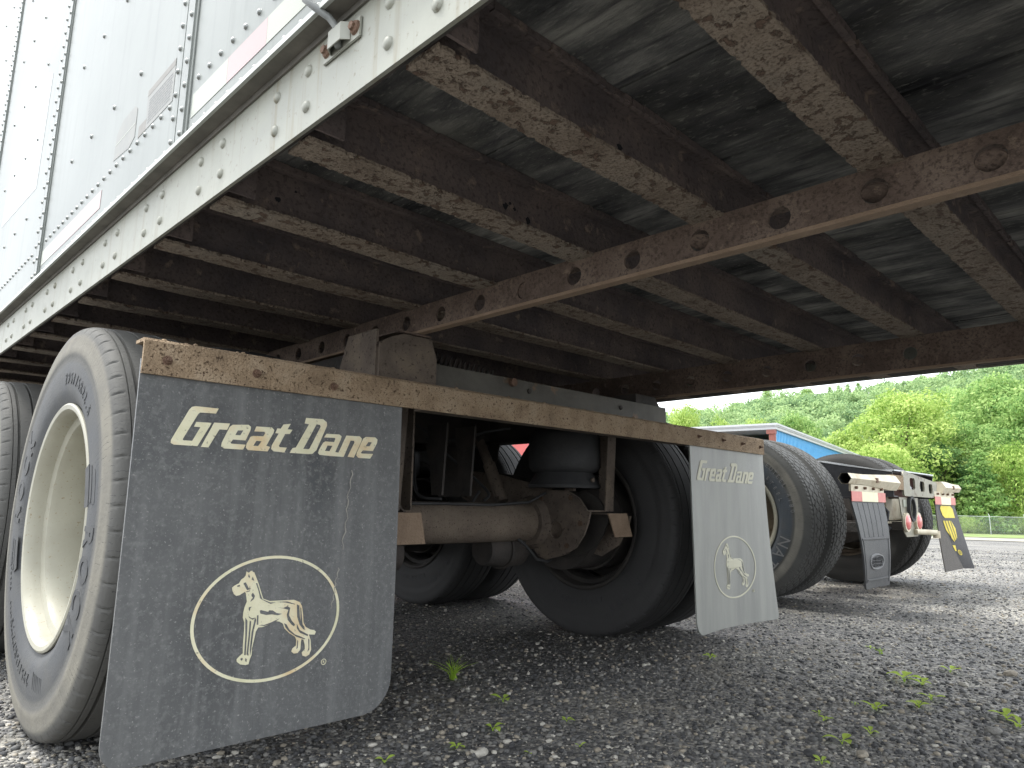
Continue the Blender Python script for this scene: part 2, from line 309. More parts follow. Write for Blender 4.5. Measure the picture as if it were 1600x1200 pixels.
LET = [[[[-1.206,0.758],[-1.159,0.758],[-1.164,0.747],[-1.196,0.746],[-1.2,0.742],[-1.226,0.689],[-1.225,0.687],[-1.207,0.687],[-1.193,0.716],[-1.206,0.716],[-1.202,0.726],[-1.171,0.727],[-1.196,0.677],[-1.242,0.677],[-1.248,0.68],[-1.248,0.686],[-1.218,0.75],[-1.213,0.756]]],[[[-1.166,0.728],[-1.133,0.729],[-1.138,0.715],[-1.154,0.715],[-1.174,0.676],[-1.189,0.676]]],[[[-1.127,0.727],[-1.093,0.73],[-1.087,0.726],[-1.088,0.718],[-1.097,0.696],[-1.124,0.696],[-1.129,0.689],[-1.127,0.687],[-1.096,0.687],[-1.101,0.676],[-1.141,0.676],[-1.148,0.68],[-1.147,0.688],[-1.133,0.722]],[[-1.115,0.716],[-1.103,0.717],[-1.109,0.706],[-1.12,0.706]]],[[[-1.075,0.728],[-1.04,0.729],[-1.034,0.724],[-1.035,0.718],[-1.05,0.688],[-1.041,0.686],[-1.046,0.676],[-1.067,0.676],[-1.09,0.676],[-1.095,0.681],[-1.094,0.689],[-1.086,0.705],[-1.081,0.707],[-1.058,0.708],[-1.054,0.715],[-1.056,0.718],[-1.079,0.717]],[[-1.073,0.697],[-1.061,0.697],[-1.068,0.686],[-1.079,0.686]]],[[[-1.013,0.738],[-0.996,0.741],[-1.003,0.728],[-0.991,0.728],[-0.997,0.718],[-1.008,0.717],[-1.021,0.69],[-1.019,0.687],[-1.002,0.687],[-1.007,0.676],[-1.032,0.677],[-1.038,0.682],[-1.037,0.69],[-1.023,0.717],[-1.031,0.717],[-1.027,0.728],[-1.019,0.728]]],[[[-0.959,0.758],[-0.916,0.759],[-0.906,0.753],[-0.905,0.745],[-0.929,0.686],[-0.939,0.677],[-0.948,0.676],[-0.994,0.676],[-0.988,0.687],[-0.98,0.689],[-0.951,0.744],[-0.962,0.745]],[[-0.932,0.746],[-0.923,0.745],[-0.921,0.741],[-0.946,0.689],[-0.949,0.687],[-0.962,0.687]]],[[[-0.905,0.726],[-0.871,0.727],[-0.865,0.723],[-0.867,0.715],[-0.88,0.685],[-0.869,0.684],[-0.873,0.675],[-0.894,0.675],[-0.92,0.676],[-0.924,0.68],[-0.922,0.688],[-0.912,0.705],[-0.907,0.708],[-0.884,0.708],[-0.881,0.716],[-0.883,0.718],[-0.911,0.717]],[[-0.901,0.699],[-0.888,0.699],[-0.895,0.686],[-0.907,0.686]]],[[[-0.852,0.726],[-0.815,0.727],[-0.809,0.722],[-0.81,0.715],[-0.829,0.675],[-0.846,0.676],[-0.829,0.711],[-0.83,0.715],[-0.84,0.715],[-0.857,0.675],[-0.875,0.675]]],[[[-0.798,0.727],[-0.771,0.728],[-0.764,0.723],[-0.765,0.714],[-0.776,0.694],[-0.804,0.694],[-0.81,0.688],[-0.808,0.686],[-0.775,0.687],[-0.783,0.675],[-0.816,0.675],[-0.822,0.68],[-0.821,0.688],[-0.805,0.722]],[[-0.79,0.715],[-0.78,0.715],[-0.786,0.705],[-0.798,0.704]]]]
DOG = [[-1.101,0.392],[-1.1,0.387],[-1.096,0.379],[-1.091,0.375],[-1.084,0.376],[-1.073,0.382],[-1.071,0.379],[-1.067,0.362],[-1.071,0.351],[-1.073,0.34],[-1.073,0.33],[-1.069,0.32],[-1.068,0.301],[-1.068,0.276],[-1.067,0.259],[-1.074,0.254],[-1.079,0.249],[-1.078,0.244],[-1.071,0.238],[-1.059,0.235],[-1.053,0.236],[-1.051,0.246],[-1.048,0.253],[-1.048,0.268],[-1.044,0.291],[-1.043,0.299],[-1.038,0.307],[-1.028,0.307],[-1.015,0.311],[-1.0,0.316],[-0.991,0.314],[-0.983,0.309],[-0.979,0.299],[-0.967,0.288],[-0.953,0.279],[-0.949,0.272],[-0.949,0.26],[-0.957,0.255],[-0.959,0.249],[-0.953,0.244],[-0.944,0.244],[-0.938,0.251],[-0.938,0.267],[-0.937,0.272],[-0.932,0.27],[-0.928,0.259],[-0.927,0.25],[-0.934,0.244],[-0.932,0.237],[-0.924,0.234],[-0.916,0.237],[-0.912,0.247],[-0.915,0.268],[-0.92,0.28],[-0.906,0.278],[-0.903,0.284],[-0.908,0.288],[-0.917,0.29],[-0.929,0.297],[-0.935,0.307],[-0.937,0.323],[-0.941,0.342],[-0.947,0.351],[-0.961,0.357],[-0.993,0.358],[-1.017,0.359],[-1.032,0.365],[-1.037,0.377],[-1.044,0.395],[-1.051,0.41],[-1.056,0.42],[-1.063,0.424],[-1.068,0.42],[-1.073,0.423],[-1.074,0.415],[-1.077,0.411],[-1.083,0.407],[-1.087,0.4],[-1.096,0.396]]
DARK = [[[-1.038,0.341],[-1.035,0.342],[-1.019,0.337],[-1.017,0.34],[-1.009,0.339],[-1.0,0.333],[-0.987,0.33],[-0.997,0.328],[-1.01,0.331],[-1.023,0.331],[-1.036,0.335]],[[-0.997,0.344],[-0.985,0.342],[-0.976,0.345],[-0.969,0.341],[-0.97,0.336],[-0.971,0.326],[-0.963,0.313],[-0.955,0.305],[-0.957,0.301],[-0.963,0.305],[-0.973,0.316],[-0.976,0.327],[-0.973,0.337],[-0.985,0.341]],[[-0.954,0.347],[-0.948,0.344],[-0.945,0.32],[-0.939,0.303],[-0.93,0.292],[-0.934,0.292],[-0.944,0.303],[-0.951,0.32]],[[-0.981,0.31],[-0.975,0.307],[-0.968,0.296],[-0.954,0.284],[-0.942,0.279],[-0.928,0.272],[-0.93,0.271],[-0.949,0.278],[-0.968,0.291],[-0.977,0.301]],[[-0.951,0.306],[-0.943,0.292],[-0.922,0.28],[-0.923,0.277],[-0.942,0.286],[-0.95,0.296]],[[-1.068,0.33],[-1.063,0.323],[-1.062,0.304],[-1.061,0.255],[-1.064,0.255],[-1.065,0.293]],[[-1.058,0.323],[-1.055,0.321],[-1.055,0.292],[-1.056,0.254],[-1.059,0.256],[-1.058,0.292]],[[-1.047,0.328],[-1.044,0.323],[-1.048,0.303],[-1.05,0.265],[-1.051,0.253],[-1.053,0.265],[-1.052,0.299]],[[-1.043,0.332],[-1.04,0.332],[-1.039,0.313],[-1.042,0.313]],[[-1.051,0.398],[-1.048,0.398],[-1.039,0.375],[-1.034,0.364],[-1.016,0.356],[-1.003,0.355],[-1.015,0.353],[-1.025,0.358],[-1.039,0.366],[-1.044,0.382]],[[-1.003,0.356],[-0.977,0.355],[-0.958,0.348],[-0.959,0.347],[-0.981,0.353]],[[-1.078,0.4],[-1.073,0.401],[-1.07,0.396],[-1.066,0.389],[-1.06,0.387],[-1.069,0.385],[-1.073,0.391]],[[-1.068,0.418],[-1.065,0.412],[-1.066,0.409],[-1.069,0.413]],[[-1.061,0.406],[-1.059,0.412],[-1.055,0.403]],[[-1.092,0.395],[-1.086,0.397],[-1.085,0.395],[-1.089,0.393]],[[-1.059,0.375],[-1.056,0.379],[-1.051,0.372],[-1.053,0.366],[-1.06,0.361],[-1.059,0.364],[-1.055,0.369],[-1.058,0.372]],[[-1.063,0.339],[-1.061,0.332],[-1.054,0.327],[-1.046,0.328],[-1.052,0.324],[-1.06,0.329]],[[-1.062,0.35],[-1.056,0.351],[-1.059,0.348],[-1.06,0.342],[-1.062,0.345]],[[-1.037,0.311],[-1.026,0.311],[-1.013,0.314],[-0.992,0.321],[-0.998,0.317],[-1.012,0.312],[-1.026,0.309]],[[-1.072,0.382],[-1.063,0.384],[-1.062,0.383],[-1.069,0.381]],[[-0.945,0.34],[-0.943,0.338],[-0.94,0.319],[-0.937,0.303],[-0.931,0.296],[-0.933,0.296],[-0.94,0.303],[-0.943,0.319]],[[-0.92,0.272],[-0.918,0.268],[-0.917,0.248],[-0.921,0.244],[-0.919,0.252],[-0.921,0.269]],[[-0.947,0.272],[-0.945,0.269],[-0.945,0.255],[-0.948,0.253],[-0.947,0.26]],[[-1.072,0.249],[-1.068,0.251],[-1.066,0.248],[-1.069,0.245]],[[-1.061,0.249],[-1.058,0.247],[-1.058,0.241],[-1.061,0.243]]]

# ---------------------------------------------------------------- ground
def grid_mesh(name, xs, ys, zf, m, kind='structure'):
    vs = [(x, y, zf(x, y)) for y in ys for x in xs]; n = len(xs)
    fs = [(j * n + i, j * n + i + 1, (j + 1) * n + i + 1, (j + 1) * n + i) for j in range(len(ys) - 1) for i in range(n - 1)]
    me = bpy.data.meshes.new(name); me.from_pydata(vs, [], fs); me.materials.append(m); me.shade_smooth()
    o = link(name, me); o['kind'] = kind; return o
def ground_material():
    m = bpy.data.materials.new('gravel_yard'); m.use_nodes = True; t = m.node_tree; N = t.nodes.new; K = t.links.new
    b = t.nodes['Principled BSDF']; b.inputs['Roughness'].default_value = .72; b.inputs['Specular IOR Level'].default_value = .35
    g = N('ShaderNodeNewGeometry').outputs['Position']
    def vor(s, feat='F1'):
        v = N('ShaderNodeTexVoronoi'); v.inputs['Scale'].default_value = s; v.feature = feat; K(g, v.inputs['Vector']); return v
    def noise(s, d=5):
        n = N('ShaderNodeTexNoise'); n.inputs['Scale'].default_value = s; n.inputs['Detail'].default_value = d; K(g, n.inputs['Vector']); return n.outputs[0]
    def ramp(f, st):
        r = N('ShaderNodeValToRGB'); e = r.color_ramp.elements
        while len(e) < len(st): e.new(.5)
        for i, (p, c) in enumerate(st): e[i].position = p; e[i].color = (*c, 1)
        K(f, r.inputs[0]); return r.outputs[0]
    def mix(f, a, c, mode='MIX'):
        x = N('ShaderNodeMix'); x.data_type = 'RGBA'; x.blend_type = mode
        if isinstance(f, float): x.inputs[0].default_value = f
        else: K(f, x.inputs[0])
        K(a, x.inputs[6]); K(c, x.inputs[7]) if not isinstance(c, tuple) else setattr(x.inputs[7], 'default_value', (*c, 1))
        return x.outputs[2]
    v1 = vor(95); v2 = vor(38)
    sp = N('ShaderNodeSeparateColor'); K(v1.outputs['Color'], sp.inputs[0])
    sp2 = N('ShaderNodeSeparateColor'); K(v2.outputs['Color'], sp2.inputs[0])
    stone = ramp(sp.outputs[0], [(0, (.045, .046, .05)), (.35, (.12, .121, .124)), (.7, (.22, .218, .21)), (.88, (.34, .33, .30)), (1, (.52, .50, .46))])
    stone2 = ramp(sp2.outputs[1], [(0, (.05, .05, .052)), (.7, (.10, .10, .10)), (1, (.25, .235, .20))])
    col = mix(.35, stone, stone2)
    big = ramp(noise(.9, 4), [(.35, (.72, .72, .73)), (.65, (1.25, 1.23, 1.18))]); col = mix(1.0, col, big, 'MULTIPLY')
    tan = ramp(noise(2.3, 4), [(.55, (0, 0, 0)), (.75, (1, 1, 1))]); col = mix(tan, col, mix(.45, col, (.22, .20, .155)))
    mpr = N('ShaderNodeMapping'); mpr.inputs['Rotation'].default_value = (0, 0, .12); mpr.inputs['Scale'].default_value = (1.6, .16, 1); K(g, mpr.inputs[0])
    nr = N('ShaderNodeTexNoise'); nr.inputs['Scale'].default_value = 1.0; nr.inputs['Detail'].default_value = 3; K(mpr.outputs[0], nr.inputs['Vector'])
    col = mix(1.0, col, ramp(nr.outputs[0], [(.38, (.78, .78, .79)), (.62, (1.22, 1.21, 1.18))]), 'MULTIPLY')
    K(col, b.inputs['Base Color'])
    ad = N('ShaderNodeMath'); ad.operation = 'MULTIPLY_ADD'; K(v2.outputs['Distance'], ad.inputs[0]); ad.inputs[1].default_value = -1.6
    a2 = N('ShaderNodeMath'); a2.operation = 'MULTIPLY_ADD'; K(v1.outputs['Distance'], a2.inputs[0]); a2.inputs[1].default_value = -1; a2.inputs[2].default_value = 1; K(a2.outputs[0], ad.inputs[2])
    bu = N('ShaderNodeBump'); bu.inputs['Strength'].default_value = .9; bu.inputs['Distance'].default_value = .008; K(ad.outputs[0], bu.inputs['Height']); K(bu.outputs[0], b.inputs['Normal'])
    return m
MT['ground'] = ground_material()
MT['grass_g'] = mat('grass_ground', [(.20, .22, .09), (.13, .20, .04), (.30, .29, .17)], .5, .9, 0, .5, 8)
MT['dirt'] = mat('pale_dirt', [(.30, .28, .23), (.22, .21, .175)], .8, .9, 0, .5, 30)
MT['hill'] = mat('hill_floor', [(.04, .07, .02), (.06, .09, .03)], .1, 1)
def lin(a, b, n): return [a + (b - a) * i / (n - 1) for i in range(n)]
def gsurf(x, y): return gz(x, y)
xs = lin(-400, -12, 12) + lin(-10, 10, 60) + lin(12, 80, 50) + lin(90, 500, 12)
ys = lin(-400, -12, 12) + lin(-10, 10, 60) + lin(12, 80, 50) + lin(90, 500, 12)
grid_mesh('ground', xs, ys, gsurf, MT['ground'])
# pale dirt verge and grass strip beyond the yard, following the fence line
Fa, Fb = P(1230, 830, 66), P(1760, 836, 58)      # fence line
fd = Vector((Fb.x - Fa.x, Fb.y - Fa.y, 0)).normalized(); fn = Vector((fd.y, -fd.x, 0))
if fn.dot(Vector((CP.x - Fa.x, CP.y - Fa.y, 0))) < 0: fn = -fn      # towards the camera
def strip(name, s0, s1, d0, d1, dz, m, n=40, wav=1.2, k=6):
    vs, fs = [], []
    for i in range(n):
        s = s0 + (s1 - s0) * i / (n - 1)
        for j in range(k + 1):
            d = d0 + (d1 - d0) * j / k
            if j == k: d += wav * (sin(s * .31) + .6 * sin(s * .83 + 1))
            p = Fa + fd * s + fn * d; vs.append((p.x, p.y, gz(p.x, p.y) + dz))
    for i in range(n - 1):
        for j in range(k): a = i * (k + 1) + j; fs.append((a, a + 1, a + k + 2, a + k + 1))
    me = bpy.data.meshes.new(name); me.from_pydata(vs, [], fs); me.materials.append(m); o = link(name, me); o['kind'] = 'structure'; return o
strip('dirt_verge', -60, 90, -6, 40, .02, MT['dirt'], 60)
strip('grass_strip', -60, 90, -40, 27, .04, MT['grass_g'], 60)

# loose stones scattered over the near yard: one mass nobody could count
def stones(name, n, area, smin, smax, cols, seed):
    rs = np.random.RandomState(seed)
    base = []
    bm = bmesh.new(); bmesh.ops.create_icosphere(bm, subdivisions=1, radius=1)
    V = np.array([v.co[:] for v in bm.verts]); Fc = np.array([[v.index for v in f.verts] for f in bm.faces]); bm.free()
    pts = []
    while len(pts) < n:
        r = area[0] + (area[1] - area[0]) * rs.rand() ** 1.7
        u = rs.uniform(-60, 1680); d = RT * ((u - 800) / 1090.18) + FW; a = Vector((d.x, d.y, 0)).normalized()
        x, y = CP.x + a.x * r, CP.y + a.y * r
        pts.append((x, y))
    pts = np.array(pts); s = smin * (smax / smin) ** (rs.rand(n) ** 2.8)
    sc3 = s[:, None] * rs.uniform(.65, 1.25, (n, 3)); sc3[:, 2] *= .62
    th = rs.rand(n) * 2 * pi
    VV = V[None] * (1 + rs.uniform(-.16, .16, (n, len(V), 1))) * sc3[:, None, :]
    X = VV[..., 0] * np.cos(th)[:, None] - VV[..., 1] * np.sin(th)[:, None]; Y = VV[..., 0] * np.sin(th)[:, None] + VV[..., 1] * np.cos(th)[:, None]
    Z = VV[..., 2] + s[:, None] * .22
    W = np.stack([X + pts[:, 0:1], Y + pts[:, 1:2], Z], -1).reshape(-1, 3)
    FF = (Fc[None] + (np.arange(n) * len(V))[:, None, None]).reshape(-1, 3)
    me = bpy.data.meshes.new(name); me.vertices.add(len(W)); me.vertices.foreach_set('co', W.ravel().astype(np.float32))
    me.loops.add(len(FF) * 3); me.loops.foreach_set('vertex_index', FF.ravel().astype(np.int32))
    me.polygons.add(len(FF)); me.polygons.foreach_set('loop_start', (np.arange(len(FF)) * 3).astype(np.int32)); me.polygons.foreach_set('loop_total', np.full(len(FF), 3, np.int32))
    for c in cols: me.materials.append(c)
    me.polygons.foreach_set('material_index', np.repeat(rs.choice(len(cols), n, p=[.28, .28, .23, .13, .08][:len(cols)] / np.sum([.28, .28, .23, .13, .08][:len(cols)])), len(Fc)).astype(np.int32))
    me.update(calc_edges=True)
    o = link(name, me); tag(o, 'loose grey and tan gravel lying over the dark yard', 'gravel', kind='stuff'); return o
def smat(n, c): return mat(n, [tuple(x * .8 for x in c), tuple(x * 1.2 for x in c)], 60, .75, 0, .3, 300, spec=.35)
SM = [smat('dark_stone', (.055, .056, .058)), smat('grey_stone', (.11, .11, .108)), smat('mid_stone', (.19, .185, .17)), smat('tan_stone', (.28, .25, .20)), smat('pale_stone', (.44, .42, .37))]
stones('gravel', 130000, (.9, 13.0), .0024, .0108, SM, 3)

# ---------------------------------------------------------------- trailer
TR = thing('semi_trailer', 'white riveted box trailer on twin rusty axles, seen from below beside its left rear wheels', 'semi trailer', (0, 0, 0))
XL = -1.303; ZB = 1.10; ZF = 1.205; Y0, Y1 = -2.45, 11.5
def rails_side(sx):
    s = part_empty('side_rail', TR)
    x = sx * 1.303
    b = MB(); b.box((min(x, x - sx * .006), Y0, ZB), (max(x, x - sx * .006), Y1, 1.232)); b.build('rail_face', MT['alu'], s)
    b = MB(); b.box((min(x - sx * .0062, x - sx * .050), Y0, ZB + .007), (max(x - sx * .0062, x - sx * .016), Y1, ZB + .011)); b.build('rail_foot', MT['dark'], s)
    b = MB(); b.box((min(x, x + sx * .027), Y0, 1.232), (max(x, x + sx * .027), Y1, 1.2345)); b.box((min(x + sx * .001, x + sx * .004), Y0, 1.222), (max(x + sx * .001, x + sx * .004), Y1, 1.2318)); b.build('rail_lip_shade', MT['lip_shade'], s)  # lip underside and strip below it, shade band painted in as dark colour
    b = MB(); b.box((min(x + sx * .0272, x + sx * .033), Y0, 1.231), (max(x + sx * .0272, x + sx * .033), Y1, 1.240)); b.build('rail_lip', MT['lip'], s)
    return s
SRL = rails_side(-1); SRR = rails_side(1)
rv = MB().dome((0, 0, 0), (-1, 0, 0), .0095, .006, 12).mesh('rivet', MT['alu'], True)
BY = [-.833 + .303 * k for k in range(-5, 41)]
for k, y in enumerate(BY):
    if y < 5:
        for dy in (-.05, .048):
            for z in (1.192, 1.135):
                if k % 2 and False: continue
                link('rivet', rv, SRL, (XL, y + .303 * 0 + dy, z))
# side walls: panel, overlap seam, rivets
def wall(sx):
    x = sx * 1.325; side = part_empty('side_wall', TR)
    seams = [-.105 + 1.222 * k for k in range(-2, 10)]
    for k in range(len(seams) - 1):
        a, c = seams[k], seams[k + 1]
        if c < Y0: continue
        a = max(a, Y0); c = min(c, Y1)
        MB().box((min(x, x - sx * .003), a + .002, 1.2405), (max(x, x - sx * .003), c - .002, 4.05)).build('wall_panel', MT['panel'], side)
        if sx < 0 and seams[k] > Y0:
            b = MB(); y = seams[k]
            b.box((x - .003, y - .048, 1.2405), (x - .0005, y + .046, 4.05)); b.box((x - .0065, y - .038, 1.2405), (x - .003, y - .002, 4.05)); b.box((x - .0055, y + .006, 1.2405), (x - .003, y + .034, 4.05))
            b.build('seam_strip', MT['lip' if 0 else 'panel'], side)
    MB().box((min(x - sx * .004, x - sx * .045), Y0, 1.2405), (max(x - sx * .004, x - sx * .045), Y1, 4.05)).build('wall_liner', MT['dark'], side)
    if sx < 0:
        b = MB()
        for y in seams:
            if y > 8.5 or y < Y0: continue
            for i in range(54):
                z = 1.256 + i * .0508
                b.dome((x - .0065, y - .026, z), (-1, 0, 0), .0058, .005, 7); b.dome((x - .0055, y + .024, z + .001), (-1, 0, 0), .0058, .005, 7)
        y = -1.5
        while y < 8:
            if min(abs(y - s) for s in seams) > .06:
                b.dome((x, y, 1.252), (-1, 0, 0), .0058, .005, 7); b.dome((x, y, 1.352), (-1, 0, 0), .0058, .005, 7)
            y += .0505
        for s in seams:
            for q in (1, 2, 3, 4, 5):
                yy = s + .1 + q * .2037
                for z in (1.537, 1.84, 2.14, 2.44, 2.74, 3.04):
                    if q < 6 and yy < 8 and abs(yy - s) > .06 and q != 5: b.dome((x, yy, z), (-1, 0, 0), .0064, .005, 7)
        o = b.build('wall_rivets', MT['rivet_d'], side, True); o['kind'] = 'stuff'
        for nm, m, a, c in (('reflective_tape', 'tape_w', -.325, -.165), ('reflective_tape', 'tape_r', -.475, -.3255), ('reflective_tape', 'tape_w', -.78, -.4755), ('reflective_tape', 'tape_w', .908, 1.062), ('reflective_tape', 'tape_r', .578, .7555), ('reflective_tape', 'tape_r', .756, .907), ('reflective_tape', 'tape_r', .427, .5775),
                            ('reflective_tape', 'tape_r', 1.83, 1.98), ('reflective_tape', 'tape_w', 1.981, 2.12)):
            o = MB().box((x - .0008, a, 1.2765), (x - .0001, c, 1.325)).build(nm, MT[m], side); o['label'] = 'faded pink reflective strip' if m == 'tape_r' else 'faded cream reflective strip'
        # stickers
        st = MB().prism([(-.046, 1.364), (.116, 1.364), (.126, 1.461), (-.045, 1.461)], 'x', x - .0007, x - .0001).build('warning_sticker', MT['sticker'], side); st['label'] = 'grey warning sticker with small print'
        MB().box((x - .0010, -.044, 1.445), (x - .0008, .122, 1.459)).build('sticker_band', MT['sticker_d'], st)
        b = MB(); rs = random.Random(4)
        for i in range(9):
            y = .108
            while y > -.03:
                wd = rs.uniform(.008, .022); b.box((x - .0010, max(y - wd, -.036), 1.375 + i * .0068), (x - .0008, y, 1.3777 + i * .0068)); y -= wd + .004
        o = b.build('small_print', MT['sticker_t'], st); o['kind'] = 'stuff'
        MB().box((x - .0007, .117, 1.364), (x - .0001, .168, 1.392)).build('corner_sticker', MT['sticker_d'], side)
        pts = [(.194, 1.378), (.194, 1.448), (.215, 1.462), (.30, 1.462), (.345, 1.44), (.352, 1.374), (.23, 1.364)]
        o = MB().prism(pts, 'x', x - .0007, x - .0001).build('round_sticker', MT['sticker'], side); o['label'] = 'blank rounded grey sticker'
        MB().prism([(.20, 1.413), (.345, 1.410), (.345, 1.4125), (.20, 1.4155)], 'x', x - .0010, x - .0008).build('sticker_line', MT['tape_w'], o)
        MB().prism([(1.32, 1.62), (1.98, 1.66), (1.86, 2.30), (1.30, 2.05)], 'x', x - .0007, x - .0001).build('large_faded_decal', mat('ghost_decal', [(.20, .225, .22), (.26, .28, .27)], 3, .3), side)
wall(-1); wall(1)
MB().box((-1.25, Y0, 3.9), (1.25, Y1, 4.02)).build('roof', MT['panel'], TR)
MB().box((-1.28, Y1 + .003, 1.1), (1.28, Y1 + .05, 4.0)).build('front_wall', MT['panel'], TR)
b = MB(); b.box((-1.25, Y0 - .06, 1.1), (1.25, Y0 - .003, 3.98)).build('rear_door', MT['panel'], TR)
# floor boards, one by one, running along the trailer
nb = 8; bw = 2.50 / nb
for i in range(nb):
    x0 = -1.25 + i * bw; j = random.uniform(-.0015, .0015)
    # each plank of narrow laminated strips with slightly uneven undersides
    b = MB(); ns = 6
    for q in range(ns):
        dz = random.uniform(0, .0007)
        b.box((x0 + .0025 + q * (bw - .005) / ns, Y0, ZF + j + dz), (x0 + .0025 + (q + 1) * (bw - .005) / ns - .0004, Y1, ZF + .03))
    b.build('floor_board', MT['wood'], TR)
MB().box((-1.25, Y0, ZF + .0305), (1.25, Y1, ZF + .05)).build('floor_liner', MT['dark'], TR)
# crossmembers: I beams with worn, ragged flange edges
def ragged(x0, x1, n, amp, rs):
    out = []
    for i in range(n + 1):
        x = x0 + (x1 - x0) * i / n; out.append((x, amp * (rs.random() ** 3) * (1 if rs.random() < .6 else .2)))
    return out
def beam(y, rs, n):
    b = MB(); x0, x1 = -1.286, 1.286; hw = .033
    # bottom flange (slot 1), edge nibbled by rust
    e0 = ragged(x0, x1, n, .0065, rs); e1 = ragged(x0, x1, n, .0065, rs); vs = []; fs = []
    for (x, a), (_, c) in zip(e0, e1):
        sag = .0012 * sin(x * 9 + y * 5)
        vs += [(x, -hw + a, ZB + sag), (x, hw - c, ZB + sag), (x, hw - c, ZB + .006 + sag), (x, -hw + a, ZB + .006 + sag)]
    for i in range(n):
        q = i * 4
        for k in range(4): fs.append((q + k, q + (k + 1) % 4, q + 4 + (k + 1) % 4, q + 4 + k))
    fs += [(0, 1, 2, 3), tuple(n * 4 + k for k in (3, 2, 1, 0))]
    b.add(vs, fs, 1)
    b.box((x0, -.003, ZB + .0065), (x1, .003, ZF - .0065), 0)
    b.box((x0, -hw, ZF - .0062), (x1, hw, ZF - .0008), 0)
    # crust of dirt along the top flange edge
    for i in range(n):
        if rs.random() < .75:
            x = x0 + (x1 - x0) * (i + rs.random()) / n; l = rs.uniform(.01, .05); b.box((x, -hw - rs.uniform(.001, .006), ZF - .010 - rs.random() * .004), (x + l, -hw + .004, ZF - .0012), 0)
    return b.build('crossmember', [MT['web'], MT['flange']], TR), b
rs = random.Random(11)
for k, y in enumerate(BY):
    n = 430 if -1.6 < y < 1.2 else 40
    o, _ = beam(y, rs, n); o.location = (0, y, 0)
# paint left peeling off the webs: chips missing, dark patches under them
def chip(x, y, z, s, rs):
    n = 9; pts = [(x + s * (1 + .8 * rs.random()) * cos(2 * pi * i / n), z + s * (.5 + .6 * rs.random()) * sin(2 * pi * i / n)) for i in range(n)]
    return MB().prism(pts, 'y', y - .0048, y - .0034)
rs2 = random.Random(5)
def hole_patch(u, v, s, seed):      # rust-through holes in the beam webs
    r = random.Random(seed)
    for y in BY:
        D = FW + RT * ((u - 800) / 1090.18) + UP * ((600 - v) / 1090.18); yy = y - .0032; p = CP + D * ((yy - CP.y) / D.y)
        if ZB + .012 < p.z < ZF - .015 and D.y > 0 and yy > CP.y:
            n = 11; pts = [(p.x + s * r.uniform(.5, 1.25) * cos(2 * pi * i / n), p.z + s * r.uniform(.45, 1.1) * sin(2 * pi * i / n)) for i in range(n)]
            MB().prism(pts, 'y', yy - .0008, yy).build('rust_hole', MT['void'], TR); return
for i, (u, v, s) in enumerate(((968, 230, .007), (790, 322, .008), (797, 318, .004), (804, 327, .004), (825, 345, .0085), (434, 312, .006), (462, 300, .003), (1105, 215, .003), (865, 240, .003))): hole_patch(u, v, s, i)
# end clips joining the beams to the side rail
for y in BY[3:22]:
    MB().box((-1.296, y - .045, ZB + .012), (-1.235, y - .040, ZB + .085)).build('end_clip', MT['web'], TR)
# slider rails: channel with a row of round holes, some plugged by dirt
def slider(x, zb, zt, zc, y00, ypk, plugged):
    b = MB(); sh = .154; hr = .0205; n = 16; t = .006
    first = y00 - 9 * sh; last = y00 + 60 * sh
    k = 0; y = first
    while y < last:
        ya, yb = y - sh / 2, y + sh / 2
        for xx, flip in ((x, 1), (x + t, -1)):
            ring = [(y + hr * cos(2 * pi * i / n), zc + hr * sin(2 * pi * i / n)) for i in range(n)]
            sq = []
            for i in range(n):
                a = 2 * pi * i / n; c_, s_ = cos(a), sin(a); m_ = max(abs(c_) / (sh / 2), (s_ / (zt - zc)) if s_ > 0 else (-s_ / (zc - zb)), 1e-6)
                sq.append((y + c_ / m_, zc + s_ / m_))
            vs = [(xx, *p) for p in ring] + [(xx, *p) for p in sq]
            fs = [(i, (i + 1) % n, n + (i + 1) % n, n + i) for i in range(n)]
            b.add(vs, fs)
            for cy, cz in ((ya, zb), (yb, zb), (ya, zt), (yb, zt)):     # corners
                best = sorted(range(n), key=lambda i: (sq[i][0] - cy) ** 2 + (sq[i][1] - cz) ** 2)
                i0 = min(range(n), key=lambda i: abs(math.atan2((cz - zc), (cy - y)) % (2 * pi) - (2 * pi * (i + .5) / n)))
                b.add([(xx, *sq[i0]), (xx, *sq[(i0 + 1) % n]), (xx, cy, cz)], [(0, 1, 2)])
        vs = [(x, *p) for p in ring] + [(x + t, *p) for p in ring]; b.add(vs, [(i, (i + 1) % n, n + (i + 1) % n, n + i) for i in range(n)])
        y += sh; k += 1
    ya = first - sh / 2; yb = y - sh / 2
    b.box((x + .0002, ya, zt), (x + .060, yb, zt + .006)); b.box((x - .0015, ya, zb - .0075), (x + .022, yb, zb - .0003), 1)
    o = b.build('slider_rail', [MT['rail'], MT['tab']], TR)
    for i, kind in plugged:
        yy = y00 + i * sh
        MB().cyl((x + .0035, yy, zc - (.004 if kind else 0)), (x + .0052, yy, zc), hr * (1.0 if kind else .99), n=14).build('hole_plug', MT['rail'], o)
    MB().box((x + .056, ya, zb), (x + .060, yb, zt)).build('rail_back', MT['web'], TR) if 0 else None
    return o
slider(-.617, 1.036, 1.099, 1.066, -1.277, 0, [(0, 2), (1, 2), (3, 1), (6, 0), (-1, 2)])
slider(.617, 1.006, 1.099, 1.052, -.975, 0, [(2, 1), (4, 2), (5, 2), (6, 1), (7, 1), (0, 0)])
